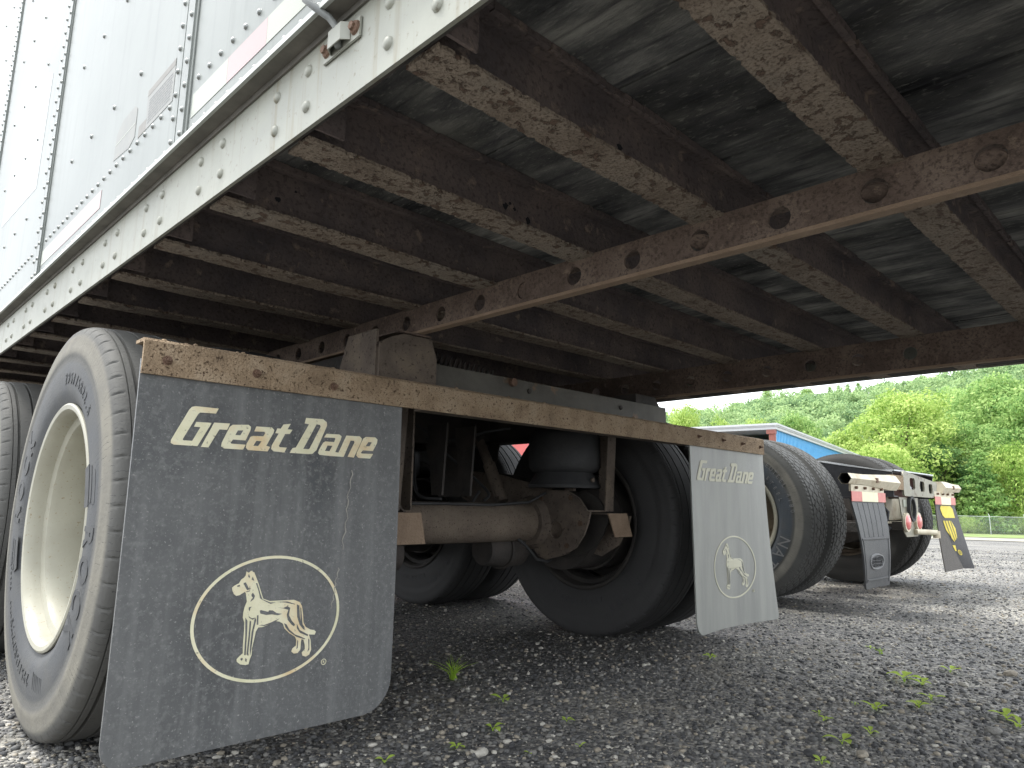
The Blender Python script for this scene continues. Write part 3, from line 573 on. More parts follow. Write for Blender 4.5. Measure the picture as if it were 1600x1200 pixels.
# suspension subframe longitudinals below the rails
for sx in (-1, 1):
    b = MB(); x = sx * .60
    b.box((x - .004, .25, .86), (x + .004, 3.1, 1.025 if sx < 0 else .995)); b.box((x - .05, .25, .855), (x + .05, 3.1, .862))
    b.build('subframe_beam', MT['dark'], TR)
    # gusset plate joining subframe, rail and flap bar
    xx = -.66 if sx < 0 else .60
    if sx < 0:
        b = MB(); b.prism([(-.735, .885), (-.735, .985), (-.70, 1.005), (-.66, 1.02), (-.565, 1.02), (-.545, .965), (-.545, .885)], 'y', .055, .062)
        b.prism([(.062, .885), (.062, 1.02), (.20, 1.02), (.26, .885)], 'x', -.742, -.735); b.build('gusset', MT['susp'], TR)
    else:
        b = MB(); b.prism([(.47, .885), (.47, 1.0), (.60, 1.0), (.685, .90), (.685, .885)], 'y', .10, .107)
        b.prism([(.107, .885), (.107, 1.0), (.2, 1.0), (.26, .885)], 'x', .47, .477); b.build('gusset', MT['dark'], TR)
    MB().box((xx - .02, .05, 1.022 if sx < 0 else 1.0), (xx + .09, .24, 1.0275 if sx < 0 else 1.0045)).build('clamp_plate', MT['rail'], TR)
# galvanised cross channel behind the flap bar, with spring and eye bolt
gc = MB(); gc.box((-.60, .085, .88), (.655, .091, .962)); gc.box((-.60, .0915, .957), (.655, .14, .962)); gc = bevel(gc.build('cross_channel', MT['grey'], TR), .002)
MB().cyl((-.22, .07, .948), (-.22, .084, .948), .013, n=12).build('eye_bolt', MT['bolt'], gc)
for x in (-.14, .35): MB().cyl((x, .080, .93), (x, .0845, .93), .008, n=10).build('bolt_head', MT['dark'], gc)
pts = []; a0, a1 = Vector((-.235, .10, .955)), Vector((-.42, .28, 1.035)); ax = (a1 - a0).normalized(); u_ = ax.orthogonal().normalized(); v_ = ax.cross(u_)
for i in range(15 * 10 + 1):
    t = i / 150; pts.append(a0 + (a1 - a0) * (t * .85 + .15) + (u_ * cos(i * .63) + v_ * sin(i * .63)) * .017)
MB().tube([a0, a0 + (a1 - a0) * .08] + pts + [a1], .0035, 5).build('coil_spring', MT['dark'], TR, True)
# rusty angle bar that carries the flaps
HB = 1.316; BT = .8828; BB = .8111
b = MB(); b.prism([(-.004, BB), (.003, BB), (.003, BT - .012), (.006, BT - .007), (.05, BT - .007), (.05, BT), (.002, BT), (-.004, BT - .006)], 'x', -HB, HB)
bar = b.build('flap_bar', MT['bar'], TR); 
b = MB(); b.box((-.62, .0035, BB + .001), (.70, .05, BB + .006)); b.build('bar_stiffener', MT['susp'], TR)
b = MB(); rs3 = random.Random(3)
for i in range(46):
    x = rs3.uniform(-1.3, .6) if i % 3 else rs3.uniform(-1.3, -1.0); s = rs3.uniform(.002, .0075); b.dome((x, rs3.uniform(.004, .04), BT), (0, 0, 1), s, s * .8, 6)
b.build('bar_grit', MT['bar'], bar)['kind'] = 'stuff'
for x, z in ((-1.271, .842), (-1.086, .842), (-.897, .838), (.747, .85), (.941, .849), (1.108, .846), (1.275, .843)):
    b = MB(); r_ = .0085 if x < 0 else .007; b.cyl((x, -.004, z), (x, -.0055, z), r_ * 1.15, n=16); b.cyl((x, -.0055, z), (x, -.012, z), r_ * .8, n=6); b.cyl((x, -.012, z), (x, -.020, z), r_ * .42, n=10)
    b.build('flap_bolt', MT['bolt'], bar)

# axles, arms, air bags
def axle_set(ya, detail):
    b = MB(); b.cyl((-.86, ya, .498), (.86, ya, .498), .0775, n=40); ax_ = b.build('axle_beam', MT['axle'], TR, True, 40)
    for sx in (-1, 1):
        b = MB(); b.cyl((sx * .62, ya, .498), (sx * .80, ya, .498), .205, n=40); b.cyl((sx * .80, ya, .498), (sx * .90, ya, .498), .215, n=40); b.build('brake_drum', MT['dark'], TR, True, 40)
        prof = [(ya + .60, .66), (ya + .58, .74), (ya + .20, .70), (ya - .02, .655), (ya - .10, .632), (ya - .20, .628), (ya - .26, .60), (ya - .30, .552), (ya - .318, .545), (ya - .305, .50), (ya - .285, .455), (ya - .245, .405), (ya - .19, .375), (ya - .085, .348), (ya - .045, .36), (ya - .01, .392), (ya + .10, .41), (ya + .22, .50)]
        for j, xo in enumerate((.448, .572)):
            x = sx * xo; t_ = .010
            # side plate of the trailing arm with a round hole
            n = 20; hy, hz, hr_ = ya - .138, .470, .034
            loops = [prof, [(hy + hr_ * cos(2 * pi * i / n), hz + hr_ * 1.05 * sin(2 * pi * i / n)) for i in range(n)]]
            me = plate_mesh(loops if j == 0 else loops[:1], t_); o = link('arm_plate', me, TR); me.materials.append(MT['susp'] if j == 0 else MT['hole_d']); o.matrix_local = Matrix(((0, 0, 1, x - t_ / 2), (1, 0, 0, 0), (0, 1, 0, 0), (0, 0, 0, 1)))  # outer plate near black: shade inside the hole is put into its colour
        MB().box((sx * .453 if sx > 0 else -.567, ya - .30, .545), (sx * .567 if sx > 0 else -.453, ya + .55, .552)).build('arm_web', MT['susp'], TR)
        # clamp collar, bolts and lugs
        b = MB(); b.cyl((sx * .40, ya, .498), (sx * .442, ya, .498), .098, .112, n=32); b.build('axle_collar', MT['susp'], TR, True, 40)
        for yy in (ya - .19, ya - .06): MB().prism([(yy - .025, .628), (yy + .025, .628), (yy + .018, .665), (yy - .018, .665)], 'x', sx * .46, sx * .475).build('arm_lug', MT['susp'], TR)
        yb = ya - .13
        b = MB(); b.lathe([(.640, .001), (.640, .150), (.652, .152), (.705, .118), (.706, .001)], 40, 'z', (sx * .50, yb, 0)); b.build('bag_pedestal', MT['bagr'], TR, True, 35)
        b = MB(); b.lathe([(.700, .10), (.706, .135), (.725, .150), (.76, .152), (.84, .150), (.86, .146), (.875, .13), (.88, .10), (.88, .001)], 40, 'z', (sx * .50, yb, 0)); b.build('air_bag', MT['bagr'], TR, True, 50)
        MB().cyl((sx * .50, yb - .148, .672), (sx * .50, yb - .156, .672), .009, n=8).build('pedestal_bolt', MT['susp'], TR)
        # brake chamber under the beam
        b = MB(); cx, cz = sx * .345, .388; yc = ya + .06
        b.cyl((cx - sx * .02, yc, cz), (cx + sx * .07, yc, cz), .072, n=28); b.cyl((cx - sx * .034, yc, cz), (cx - sx * .02, yc, cz), .083, n=28); b.cyl((cx - sx * .13, yc, cz), (cx - sx * .034, yc, cz), .062, .074, n=28); b.cyl((cx + sx * .07, yc, cz), (cx + sx * .12, yc, cz), .04, n=20)
        b.build('brake_chamber', MT['dark'], TR, True, 35)
        b = MB(); b.tube([(cx + sx * .06, ya - .03, .43), (cx + sx * .22, ya - .02, .40), (cx + sx * .36, ya - .03, .36), (cx + sx * .46, ya - .02, .36)], .020, 10); b.dome((cx + sx * .36, ya - .06, .35), (0, -1, 0), .032, .03, 12); b.dome((cx + sx * .42, ya - .05, .372), (0, -1, 0), .022, .02, 12)
        b.build('slack_adjuster', MT['susp'], TR, True)
        # shock absorber
        b = MB(); b.cyl((sx * .39, ya + .29, .86), (sx * .395, ya + .225, .745), .022, n=20); b.cyl((sx * .395, ya + .225, .745), (sx * .40, ya + .14, .58), .028, n=20); b.build('shock_absorber', MT['susp'], TR, True, 40)
        MB().cyl((sx * .37, ya + .29, .862), (sx * .41, ya + .29, .862), .026, n=16).build('shock_eye', MT['dark'], TR, True, 40)
        # front hanger of the arm
        b = MB()
        for xo in (.43, .585): b.prism([(ya + .42, .60), (ya + .62, .60), (ya + .74, .86), (ya + .36, .86)], 'x', sx * xo, sx * (xo + .008))
        b.build('arm_hanger', MT['dark'], TR)
def plate_mesh(loops, t):
    cu = bpy.data.curves.new('tmp', 'CURVE'); cu.dimensions = '2D'; cu.fill_mode = 'BOTH'; cu.extrude = t / 2
    for lp in loops:
        s = cu.splines.new('POLY'); s.points.add(len(lp) - 1); s.use_cyclic_u = True
        for i, p in enumerate(lp): s.points[i].co = (p[0], p[1], 0, 1)
    o = bpy.data.objects.new('tmp', cu); COL.objects.link(o); dg = bpy.context.evaluated_depsgraph_get(); dg.update()
    me = bpy.data.meshes.new_from_object(o.evaluated_get(dg)); me.materials.clear(); bpy.data.objects.remove(o); bpy.data.curves.remove(cu); return me
YA, YF = .619, 1.867
axle_set(YA, True); axle_set(YF, False)
# bolts, clamps and lines on the arms and axle
for sx in (-1, 1):
    for yy, zz in ((YA - .22, .60), (YA - .06, .595), (YA - .03, .42), (YA - .20, .41), (YA - .27, .50)):
        b = MB(); xx = sx * .442; b.cyl((xx, yy, zz), (xx - sx * .010, yy, zz), .011, n=6); b.build('arm_bolt', MT['rust_nut'], TR)
for x in ():
    b = MB(); n = 24; pts = [(x, YA + .0800 * cos(2 * pi * i / n), .498 + .0800 * sin(2 * pi * i / n)) for i in range(n + 1)]; b.tube(pts, .003, 5); b.build('line_clamp', MT['dark'], TR)
MB().tube([(-.60, YA - .045, .572), (-.30, YA - .05, .567), (-.08, YA - .05, .569), (.16, YA - .048, .566), (.36, YA - .06, .58), (.42, YA - .10, .62)], .0055, 8).build('brake_line', MT['bagr'], TR, True)
MB().tube([(.30, YA - .01, .46), (.34, YA - .06, .41), (.40, YA - .07, .35), (.50, YA - .04, .335), (.60, YA, .36)], .006, 8).build('brake_line', MT['bagr'], TR, True)
# stop brackets: legs hanging from the subframe with turned end tabs
def leg(sx, x0, x1, tabx0, tabx1):
    b = MB(); b.prism([(x0, .548), (x0 + .028, .548), (x0 + .045, .86), (x0 + .012, .86)] if sx < 0 else [(x0, .548), (x0 + .05, .548), (x0 + .075, .86), (x0 + .02, .86)], 'y', .300, .306)
    b.prism([(.306, .548), (.375, .548), (.375, .86), (.306, .86)], 'x', x1, x1 + .006); b.build('stop_leg', MT['susp'], TR)
    b = MB(); b.prism([(tabx0, .541), (tabx1, .541), (tabx1 + .035, .448), (tabx0 + .045, .448)] if sx > 0 else [(tabx0, .541), (tabx1, .541), (tabx1 + .02, .448), (tabx0, .448)], 'y', .262, .268); b.build('stop_tab', MT['tab'], TR)
    MB().box((tabx0, .2685, .536), (tabx1, .36, .541)).build('stop_shelf', MT['susp'], TR)
leg(1, .535, .588, .505, .628); leg(-1, -.50, -.43, -.62, -.42)
b = MB(); b.prism([(.575, .56), (.6, .548), (.612, .86), (.578, .86)], 'y', .31, .316); b.build('stop_leg_inner', MT['susp'], TR)
for sx in (-1, 1):
    pr_ = [(.27, .53), (.28, .49), (.33, .41), (.42, .36), (.47, .37), (.44, .47), (.36, .54)]
    MB().prism(pr_, 'x', sx * .66, sx * .668).build('wing_plate', MT['susp'], TR)
# cross tube, subframe cross plates, air tank and hoses in the dark middle
MB().box((-.59, 1.05, .84), (.59, 1.13, .985)).build('subframe_crossmember', MT['dark'], TR)
MB().box((-.59, 2.35, .84), (.59, 2.43, .985)).build('subframe_crossmember', MT['dark'], TR)
MB().box((-.59, .40, .955), (.59, .47, .995)).build('subframe_crossmember', MT['dark'], TR)
b = MB(); b.cyl((-.35, 1.55, .80), (.35, 1.55, .80), .12, n=32); b.build('air_tank', MT['dark'], TR, True, 40)
for x in (-.07, .07): MB().prism([(.60, .60), (.66, .60), (.70, .87), (.58, .87)], 'x', x, x + .01).build('frame_strut', MT['dark'], TR)
for pts in ([(-.55, .50, .93), (-.2, .52, .90), (.1, .50, .92), (.5, .52, .90)], [(-.05, .62, .585), (-.1, .70, .60), (-.05, .8, .70), (.05, .95, .84)], [(.15, .60, .585), (.22, .66, .62), (.2, .8, .72), (.1, .95, .86)], [(.30, .70, .40), (.22, .74, .46), (.18, .72, .55), (.22, .70, .63)], [(-.50, .62, .86), (-.38, .66, .80), (-.28, .70, .72), (-.30, .74, .64), (-.42, .70, .62), (-.52, .66, .64)], [(-.2, .9, .85), (-.12, .85, .74), (-.2, .8, .66), (-.32, .84, .63)], [(.0, .9, .90), (.12, .8, .83), (.25, .7, .87), (.34, .64, .89)]):
    sm = []
    for i in range(len(pts) - 1):
        p0 = Vector(pts[max(i - 1, 0)]); p1 = Vector(pts[i]); p2 = Vector(pts[i + 1]); p3 = Vector(pts[min(i + 2, len(pts) - 1)])
        for q in range(6):
            t = q / 6; sm.append(.5 * ((2 * p1) + (-p0 + p2) * t + (2 * p0 - 5 * p1 + 4 * p2 - p3) * t * t + (-p0 + 3 * p1 - 3 * p2 + p3) * t ** 3))
    MB().tube(sm, .006, 8).build('air_hose', MT['bagr'], TR, True)

# ---------------------------------------------------------------- wheels
def text_mesh(s, size, ext=.0015, shear=0, bold=0, xs_=1):
    cu = bpy.data.curves.new('tmp', 'FONT'); cu.body = s; cu.size = size; cu.extrude = ext; cu.shear = shear; cu.offset = bold; cu.align_x = 'CENTER'; cu.resolution_u = 3
    o = bpy.data.objects.new('tmp', cu); COL.objects.link(o); dg = bpy.context.evaluated_depsgraph_get(); dg.update()
    me = bpy.data.meshes.new_from_object(o.evaluated_get(dg)); me.materials.clear(); bpy.data.objects.remove(o); bpy.data.curves.remove(cu)
    if xs_ != 1:
        for v in me.vertices: v.co.x *= xs_
    return me
def ring_text(jobs, xs, name, m):     # jobs: (string, radius of baseline, start angle deg clockwise from top, deg per char, size, xscale, bold)
    V, Fs = [], []
    for s, r, a0, da, size, xsc, bold in jobs:
        for i, ch in enumerate(s):
            if ch == ' ': continue
            me = text_mesh(ch, size, .0012, 0, bold, xsc); a = radians(a0 + i * da); o = len(V)
            for v in me.vertices:
                rr = r + v.co.y; t = v.co.x; V.append((xs + v.co.z, rr * sin(a) + t * cos(a), rr * cos(a) - t * sin(a)))
            Fs += [tuple(k + o for k in p.vertices) for p in me.polygons]; bpy.data.meshes.remove(me)
    me = bpy.data.meshes.new(name); me.from_pydata(V, [], Fs); me.materials.append(m); return me
def ring_letters(jobs, xs, m): return [ring_text([(' ' * i + s[i], *r)], xs, 'letter', m) for s, *r in jobs for i in range(len(s))]
HWT = .128
def rib_tyre(m):
    n = 720; half = [(.100, .286), (.108, .300), (.1235, .325), (.1275, .345), (.1285, .40), (.1275, .405), (.1275, .425), (.1290, .430), (.1285, .45), (.124, .468), (.1245, .472), (.121, .484), (.1165, .4935), (.111, .4985), (.104, .5015)]
    tread = []
    for g in (.088, .047, .0):
        pass
    gro = [(.074, .0045, .013), (.031, .004, .013), (-.031, .004, .013), (-.074, .0045, .013)]
    seq = [(x, r, 's') for x, r in half]
    seq += [(.0985, .5035, 't'), (.0925, .504, 't'), (.0915, .497, 'g'), (.0905, .497, 'g'), (.0895, .505, 't')]
    for x, hw, d in gro:
        seq += [(x + hw, .5095 - abs(x) * .05, 't'), (x + hw - .0008, .5095 - d, 'g'), (x - hw + .0008, .5095 - d, 'g'), (x - hw, .5095 - abs(x) * .05, 't')]
    seq += [(-.0895, .505, 't'), (-.0905, .497, 'g'), (-.0915, .497, 'g'), (-.0925, .504, 't'), (-.0985, .5035, 't')]
    seq += [(-x, r, 's') for x, r in half[::-1]]
    V, F = [], []; k = len(seq)
    for i in range(n):
        a = 2 * pi * i / n
        for x, r, kd in seq:
            rr = r; xx = x
            if .490 < r < .5033 and kd == 's' and i % 12 == 0: rr = r - .0025; xx = x * .975
            V.append((xx, rr * sin(a), rr * cos(a)))
    for i in range(n):
        j = (i + 1) % n
        for q in range(k - 1): F.append((i * k + q, i * k + q + 1, j * k + q + 1, j * k + q))
    me = bpy.data.meshes.new('tyre'); me.from_pydata(V, [], F); me.materials.append(m); shade_auto(me, 32); return me
def drive_tyre(m):
    PZ = 2 * pi * .505 / 60
    n = 600; half = [(.100, .286), (.108, .300), (.1235, .325), (.1275, .345), (.1285, .395), (.1265, .402), (.1275, .43), (.1270, .455), (.1225, .474), (.1165, .486), (.1125, .494)]
    xs_ = np.linspace(.110, -.110, 64); V, F = [], []
    k = len(half) * 2 + len(xs_)
    for i in range(n):
        a = 2 * pi * i / n; s = a * .505
        row = list(half)
        for x in xs_:
            base = .5085 - .045 * (abs(x) / .11) ** 3 * .11
            zig = .0085 * (1 if (s / .034) % 1 < .5 else -1)
            zz = (s / .034) % .5
            d = 0
            for gx in (.047, 0, -.047):
                ph = (s / PZ + gx * 8) % 1
                tri = (abs(ph - .5) * 4 - 1); tri = max(-1, min(1, tri * 2.2))
                if abs(x - gx - .0085 * tri) < .0033: d = .013
            # cross sipes on the blocks
            for gx0, gx1, off in ((.078, .047, .0), (.047, 0, .5), (0, -.047, 0), (-.047, -.078, .5)):
                if gx1 < x < gx0 and abs(((s / PZ + off + (x - gx0) * 6) % 1) - .5) < .04: d = max(d, .004)
            if .0795 < abs(x) < .0865: d = .011
            # shoulder lugs
            if abs(x) > .103 and ((s / .0264) % 1) < .35: d = max(d, .005)
            if .0865 <= abs(x) < .0955 and ((s / .0264) % 1) < .42: d = max(d, .010)
            row.append((x, base - d))
        row += [(-x, r) for x, r in half[::-1]]
        for x, r in row: V.append((x, r * sin(a), r * cos(a)))
    for i in range(n):
        j = (i + 1) % n
        for q in range(k - 1): F.append((i * k + q, i * k + q + 1, j * k + q + 1, j * k + q))
    me = bpy.data.meshes.new('tyre'); me.from_pydata(V, [], F); me.materials.append(m); shade_auto(me, 32); return me
def rim_mesh(m, disc_x, mdisc):
    # open side at +x
    b = MB(); b.lathe([(.108, .294), (.113, .3045), (.118, .305), (.121, .300), (.119, .290), (.110, .2835), (.095, .281), (.080, .279), (.074, .262), (.060, .256), (-.01, .254), (-.05, .262), (-.06, .276), (-.10, .281), (-.112, .286), (-.116, .300), (-.108, .302), (-.10, .292), (-.05, .286), (-.01, .268), (.06, .268), (.09, .290), (.108, .294)], 96)
    b.lathe([(disc_x + .01, .256), (disc_x + .025, .22), (disc_x + .045, .19), (disc_x + .045, .13), (disc_x + .05, .112), (disc_x + .05, .001)], 64, m=1)
    return b.mesh('rim', [m, mdisc], True, 32)
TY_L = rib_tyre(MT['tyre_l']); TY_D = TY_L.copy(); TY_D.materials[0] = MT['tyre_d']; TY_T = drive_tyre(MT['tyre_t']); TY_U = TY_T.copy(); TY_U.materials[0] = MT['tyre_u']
RIM_C = rim_mesh(MT['rim'], -.085, MT['rim']); RIM_D = rim_mesh(MT['rim_d'], -.085, MT['rim_d']); RIM_T = rim_mesh(MT['rim'], .0, MT['disc_t']); RIM_K = rim_mesh(MT['hole_d'], -.085, MT['hole_d'])
LTB = ring_letters([('ROCK', .343, 92, 11, .088, .85, .0026), ('ROCK', .343, 272, 11, .088, .85, .0026)], .1282, MT['emb_l'])
LT = ring_text([('295/75R22.5', .355, 1, 4.3, .040, .9, .0004), ('REGROOVABLE  TUBELESS', .372, 212, 2.2, .014, 1, 0), ('295/75R22.5', .355, 181, 4.3, .040, .9, .0004)], .1282, 'raised_lettering', MT['emb_l'])
LD = ring_text([('295/75R22.5', .345, 160, 4.6, .036, 1, 0), ('R 200', .385, 128, 6.5, .050, 1, 0)], .1282, 'raised_lettering', MT['emb_d'])
LTTB = ring_letters([('NATIONAL', .335, 112, 11, .095, .9, 0)], .1276, MT['emb_t'])
LTT = ring_text([('EUTEEL 4180', .392, 40, 4.4, .036, 1.0, 0), ('STEEL', .34, 48, 6, .03, 1, 0)], .1276, 'raised_lettering', MT['emb_t'])
def chevron():
    b = MB()
    def arc(r0, r1, a0, a1, n=10):
        pts = [(r0, a) for a in lin(a0, a1, n)] + [(r1, a) for a in lin(a1, a0, n)]; return [(r * sin(radians(a)), r * cos(radians(a))) for r, a in pts]
    for a0 in (66, 246):
        for r0, r1, x0, x1 in ((.318, .345, 0, 16), (.352, .365, 2, 15), (.375, .392, 5, 16)):
            b.prism(arc(r0, r1, a0 + x0, a0 + x1), 'x', .1278, .1292)
    for a0 in range(20, 200, 180):
        for i in range(6): b.prism(arc(.365 - i * .004, .398 - i * .003, 140 + a0 + i * 2.4, 141.3 + a0 + i * 2.4, 3), 'x', .1278, .1288)
    return b.mesh('raised_pattern', MT['emb_l'])
CH = chevron()
nut = MB(); nut.cyl((0, 0, 0), (.022, 0, 0), .017, n=6); nut.cyl((.022, 0, 0), (.034, 0, 0), .011, n=10); NUT = nut.mesh('lug_nut', MT['rust_nut'])
def wheel(parent, x, y, z, out, tm, rm, lm, extra=None, hub=False, spin=0, disc=-.04, big=()):
    """out=+1: open side towards +x"""
    w_ = part_empty('wheel', parent, (x, y, z)); w_.rotation_euler = (0, 0, 0 if out > 0 else pi)
    for nm, me in (('tyre', tm), ('rim', rm), ('raised_lettering', lm), ('raised_pattern', extra)):
        if me:
            o = link(nm, me, w_); o.rotation_euler = (spin, 0, 0)
            if 'raised' in nm: o['kind'] = 'stuff'
    for me in big: link('letter', me, w_).rotation_euler = (spin, 0, 0)
    if hub:
        b = MB(); b.lathe([(disc + .03, .10), (disc + .07, .098), (disc + .09, .08), (disc + .13, .075), (disc + .14, .06), (disc + .14, .001)], 40); b.build('hub', MT['rim_d'], w_, True, 35)
        for i in range(10):
            a = 2 * pi * i / 10 + .2; link('lug_nut', NUT, w_, (disc + .043, .143 * sin(a), .143 * cos(a)))
    return w_
for y in (YA, YF):
    wheel(TR, -1.183, y, .503, -1, TY_L, RIM_C, LT, CH, hub=False, big=LTB)
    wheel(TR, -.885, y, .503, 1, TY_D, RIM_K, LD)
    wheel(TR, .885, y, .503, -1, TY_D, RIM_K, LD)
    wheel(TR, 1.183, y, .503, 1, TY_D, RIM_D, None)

# ---------------------------------------------------------------- mud flaps of the trailer
def sheet(x0, x1, z1, z0, rl, rr, fn, th, m, name, parent, nx=24, nz=36, top_r=0):
    V, F = [], []; H = z1 - z0
    for s in (0, 1):
        for j in range(nz + 1):
            t = j / nz; t = 1 - (1 - t) ** 1.6 if rl or rr else t; d = H * (1 - t)      # distance above the bottom
            xa = x0 + (rl - math.sqrt(max(0, rl * rl - (rl - d) ** 2)) if d < rl else 0); xb = x1 - (rr - math.sqrt(max(0, rr * rr - (rr - d) ** 2)) if d < rr else 0)
            for i in range(nx + 1):
                x = xa + (xb - xa) * i / nx; z = z1 - H * t; dx, dy, dz = fn((x - x0) / (x1 - x0), t); V.append((x + dx, dy + (th if s else 0), z + dz))
    o = (nz + 1) * (nx + 1); w1 = nx + 1
    for j in range(nz):
        for i in range(nx):
            a = j * w1 + i; F.append((a, a + w1, a + w1 + 1, a + 1)); F.append((o + a, o + a + 1, o + a + w1 + 1, o + a + w1))
        F.append((j * w1, o + j * w1, o + (j + 1) * w1, (j + 1) * w1)); F.append((j * w1 + nx, (j + 1) * w1 + nx, o + (j + 1) * w1 + nx, o + j * w1 + nx))
    for i in range(nx): F.append((i, i + 1, o + i + 1, o + i)); F.append((nz * w1 + i, o + nz * w1 + i, o + nz * w1 + i + 1, nz * w1 + i + 1))
    me = bpy.data.meshes.new(name); me.from_pydata(V, [], F); me.materials.append(m); shade_auto(me, 50); return link(name, me, parent)
def prints(flapo, mlight, mdark, dxt, dxe, fn, x0, x1, z1, z0, dx0=0):
    def place(loops, name, m, off, ddx, sub=False):
        me = plate_mesh(loops, .0008)
        if sub:
            bm = bmesh.new(); bm.from_mesh(me); bmesh.ops.triangulate(bm, faces=bm.faces); bm.to_mesh(me); bm.free()
        for v in me.vertices:
            x, z, d = v.co.x + ddx, v.co.y, v.co.z; q = fn((x - x0) / (x1 - x0), (z1 - z) / (z1 - z0)); v.co = (x + q[0], q[1] - off - d, z + q[2])
        me.materials.append(m); return link(name, me, flapo)
    for k, lp in enumerate(LET): place(lp, 'letter', mlight, .0012, dxt)
    n = 72; el = [(-1.0125 + .1655 * cos(2 * pi * i / n), .3245 + .1285 * sin(2 * pi * i / n)) for i in range(n)]; ei = [(-1.0125 + .159 * cos(2 * pi * i / n), .3245 + .1225 * sin(2 * pi * i / n)) for i in range(n)]
    place([el, ei], 'emblem_ring', mlight, .0012, dxe)
    place([DOG], 'dog_emblem', mlight, .0012, dxe)
    b = None
    for d in DARK:
        me = plate_mesh([d], .0004)
        for v in me.vertices:
            x, z, dd = v.co.x + dxe, v.co.y, v.co.z; q = fn((x - x0) / (x1 - x0), (z1 - z) / (z1 - z0)); v.co = (x + q[0], q[1] - .0021 - dd, z + q[2])
        me.materials.append(mdark); link('emblem_shading', me, flapo)
    c = (-.879, .217); ro = [(c[0] + .0065 * cos(2 * pi * i / 20), c[1] + .0065 * sin(2 * pi * i / 20)) for i in range(20)]; ri = [(c[0] + .0052 * cos(2 * pi * i / 20), c[1] + .0052 * sin(2 * pi * i / 20)) for i in range(20)]
    place([ro, ri], 'registered_mark', mlight, .0012, dxe)
    me = text_mesh('R', .008, .0004)
    for v in me.vertices:
        x, z, d = v.co.x + c[0] + dxe, v.co.y + c[1] - .0028, v.co.z; q = fn((x - x0) / (x1 - x0), (z1 - z) / (z1 - z0)); v.co = (x + q[0], q[1] - .0012 - d, z + q[2])
    me.materials.append(mlight); link('registered_mark', me, flapo)
fx0, fx1 = -1.316, -1.316 + .6235
fnL = lambda s, t: (0.002 * sin(3 * t), -.003 * sin(pi * s) * t + .002 * sin(5 * s) * t + .0045, 0)
fl = sheet(fx0, fx1, BB + .03, .0845, .045, .075, fnL, .006, MT['flap'], 'mud_flap', TR); fl['label'] = 'dark grey left mud flap with cream lettering'
fnLp = fnL; prints(fl, MT['print'], MT['flap'], 0, 0, fnL, fx0, fx1, BB + .03, .0845)
rx0, rx1 = .693, 1.316
fnR = lambda s, t: (.052 * t * t * (.4 + .6 * s) + .006 * sin(3 * t), .0045 + .05 * sin(pi * s) * t * (1 - .3 * t) - .02 * t * t * s, .006 * t * s)
fr = sheet(rx0, rx1, BB + .03, .0845, .06, .02, fnR, .006, MT['flap2'], 'mud_flap', TR); fr['label'] = 'pale grey right mud flap bending outwards'
prints(fr, MT['print2'], MT['flap'], 1.985, 2.042, fnR, rx0, rx1, BB + .03, .0845)
# scratches on the left flap
me_s = MB()
for x, z0, z1, wv in ((-.834, .645, .46, .003), (-.855, .42, .33, .002)):
    n = 18; L_ = [(x + wv * sin(i * 1.9) + wv * .6 * sin(i * .7) - .012 * i / n, z0 + (z1 - z0) * i / n) for i in range(n + 1)]
    me_s.prism([(a, c) for a, c in L_] + [(a + .0022 + .001 * sin(k), c) for k, (a, c) in reversed(list(enumerate(L_)))], 'y', .0005, .0012)
o = me_s.build('scratch', mat('scratch_mark', [(.34, .33, .29), (.26, .25, .23)], 80, .7), fl)
# cable bracket on the side rail
br = part_empty('cable_bracket', TR)
b = MB(); b.box((XL - .004, -.722, 1.176), (XL - .0005, -.628, 1.207)) ; bevel(b.build('base_plate', MT['alu'], br), .001)
b = MB(); b.prism([(XL - .0040, -.700), (XL - .0135, -.690), (XL - .0135, -.660), (XL - .0040, -.650), (XL - .0055, -.650), (XL - .0155, -.659), (XL - .0155, -.691), (XL - .0055, -.700)][::-1], 'z', 1.181, 1.207); b.build('saddle', MT['alu'], br)
for y in (-.711, -.639): 
    b = MB(); b.dome((XL - .004, y, 1.193), (-1, 0, 0), .0105, .006, 14); b.cyl((XL - .008, y, 1.193), (XL - .0125, y, 1.193), .006, n=6); b.build('bracket_bolt', MT['bolt'], br)
MB().tube([(XL - .008, -.675, 1.18), (XL - .009, -.675, 1.205), (XL - .020, -.668, 1.222), (XL - .036, -.655, 1.236), (XL - .043, -.640, 1.252), (XL - .044, -.628, 1.275), (XL - .042, -.62, 1.32), (XL - .04, -.62, 1.6)], .0052, 12).build('cable', MT['cable'], br, True)

# ---------------------------------------------------------------- tractor parked alongside
TX, TY = 3.509, .714
TK = thing('tractor_unit', 'red tractor unit with black frame and big block-tread drive tyres parked beyond the trailer', 'truck', (TX, TY, 0))
def tb(): return MB()
for sx in (-1, 1):
    b = tb(); x = sx * .43
    top = [(-.715, .655), (7.2, .655), (7.2, .955), (.20, .955), (.02, .945), (-.40, .865), (-.715, .815)]
    b.prism(top, 'x', x - .004, x + .004); b.box((min(x, x - sx * .08), -.715, .655), (max(x, x - sx * .08), 7.2, .663))
    fr_ = b.build('frame_rail', MT['black'], TK)
    b = tb(); q = [(7.2, .956), (.20, .956), (.02, .946), (-.40, .866), (-.715, .816)]
    for (a, c), (d, e) in zip(q[:-1], q[1:]): b.add([(x - .006, a, c), (x + .006 - sx * .07, a, c), (x + .006 - sx * .07, d, e), (x - .006, d, e), (x - .006, a, c - .006), (x + .006 - sx * .07, a, c - .006), (x + .006 - sx * .07, d, e - .006), (x - .006, d, e - .006)], [(0, 1, 2, 3), (4, 7, 6, 5), (0, 3, 7, 4), (1, 5, 6, 2)])
    b.build('rail_top_edge', MT['edge'], fr_)
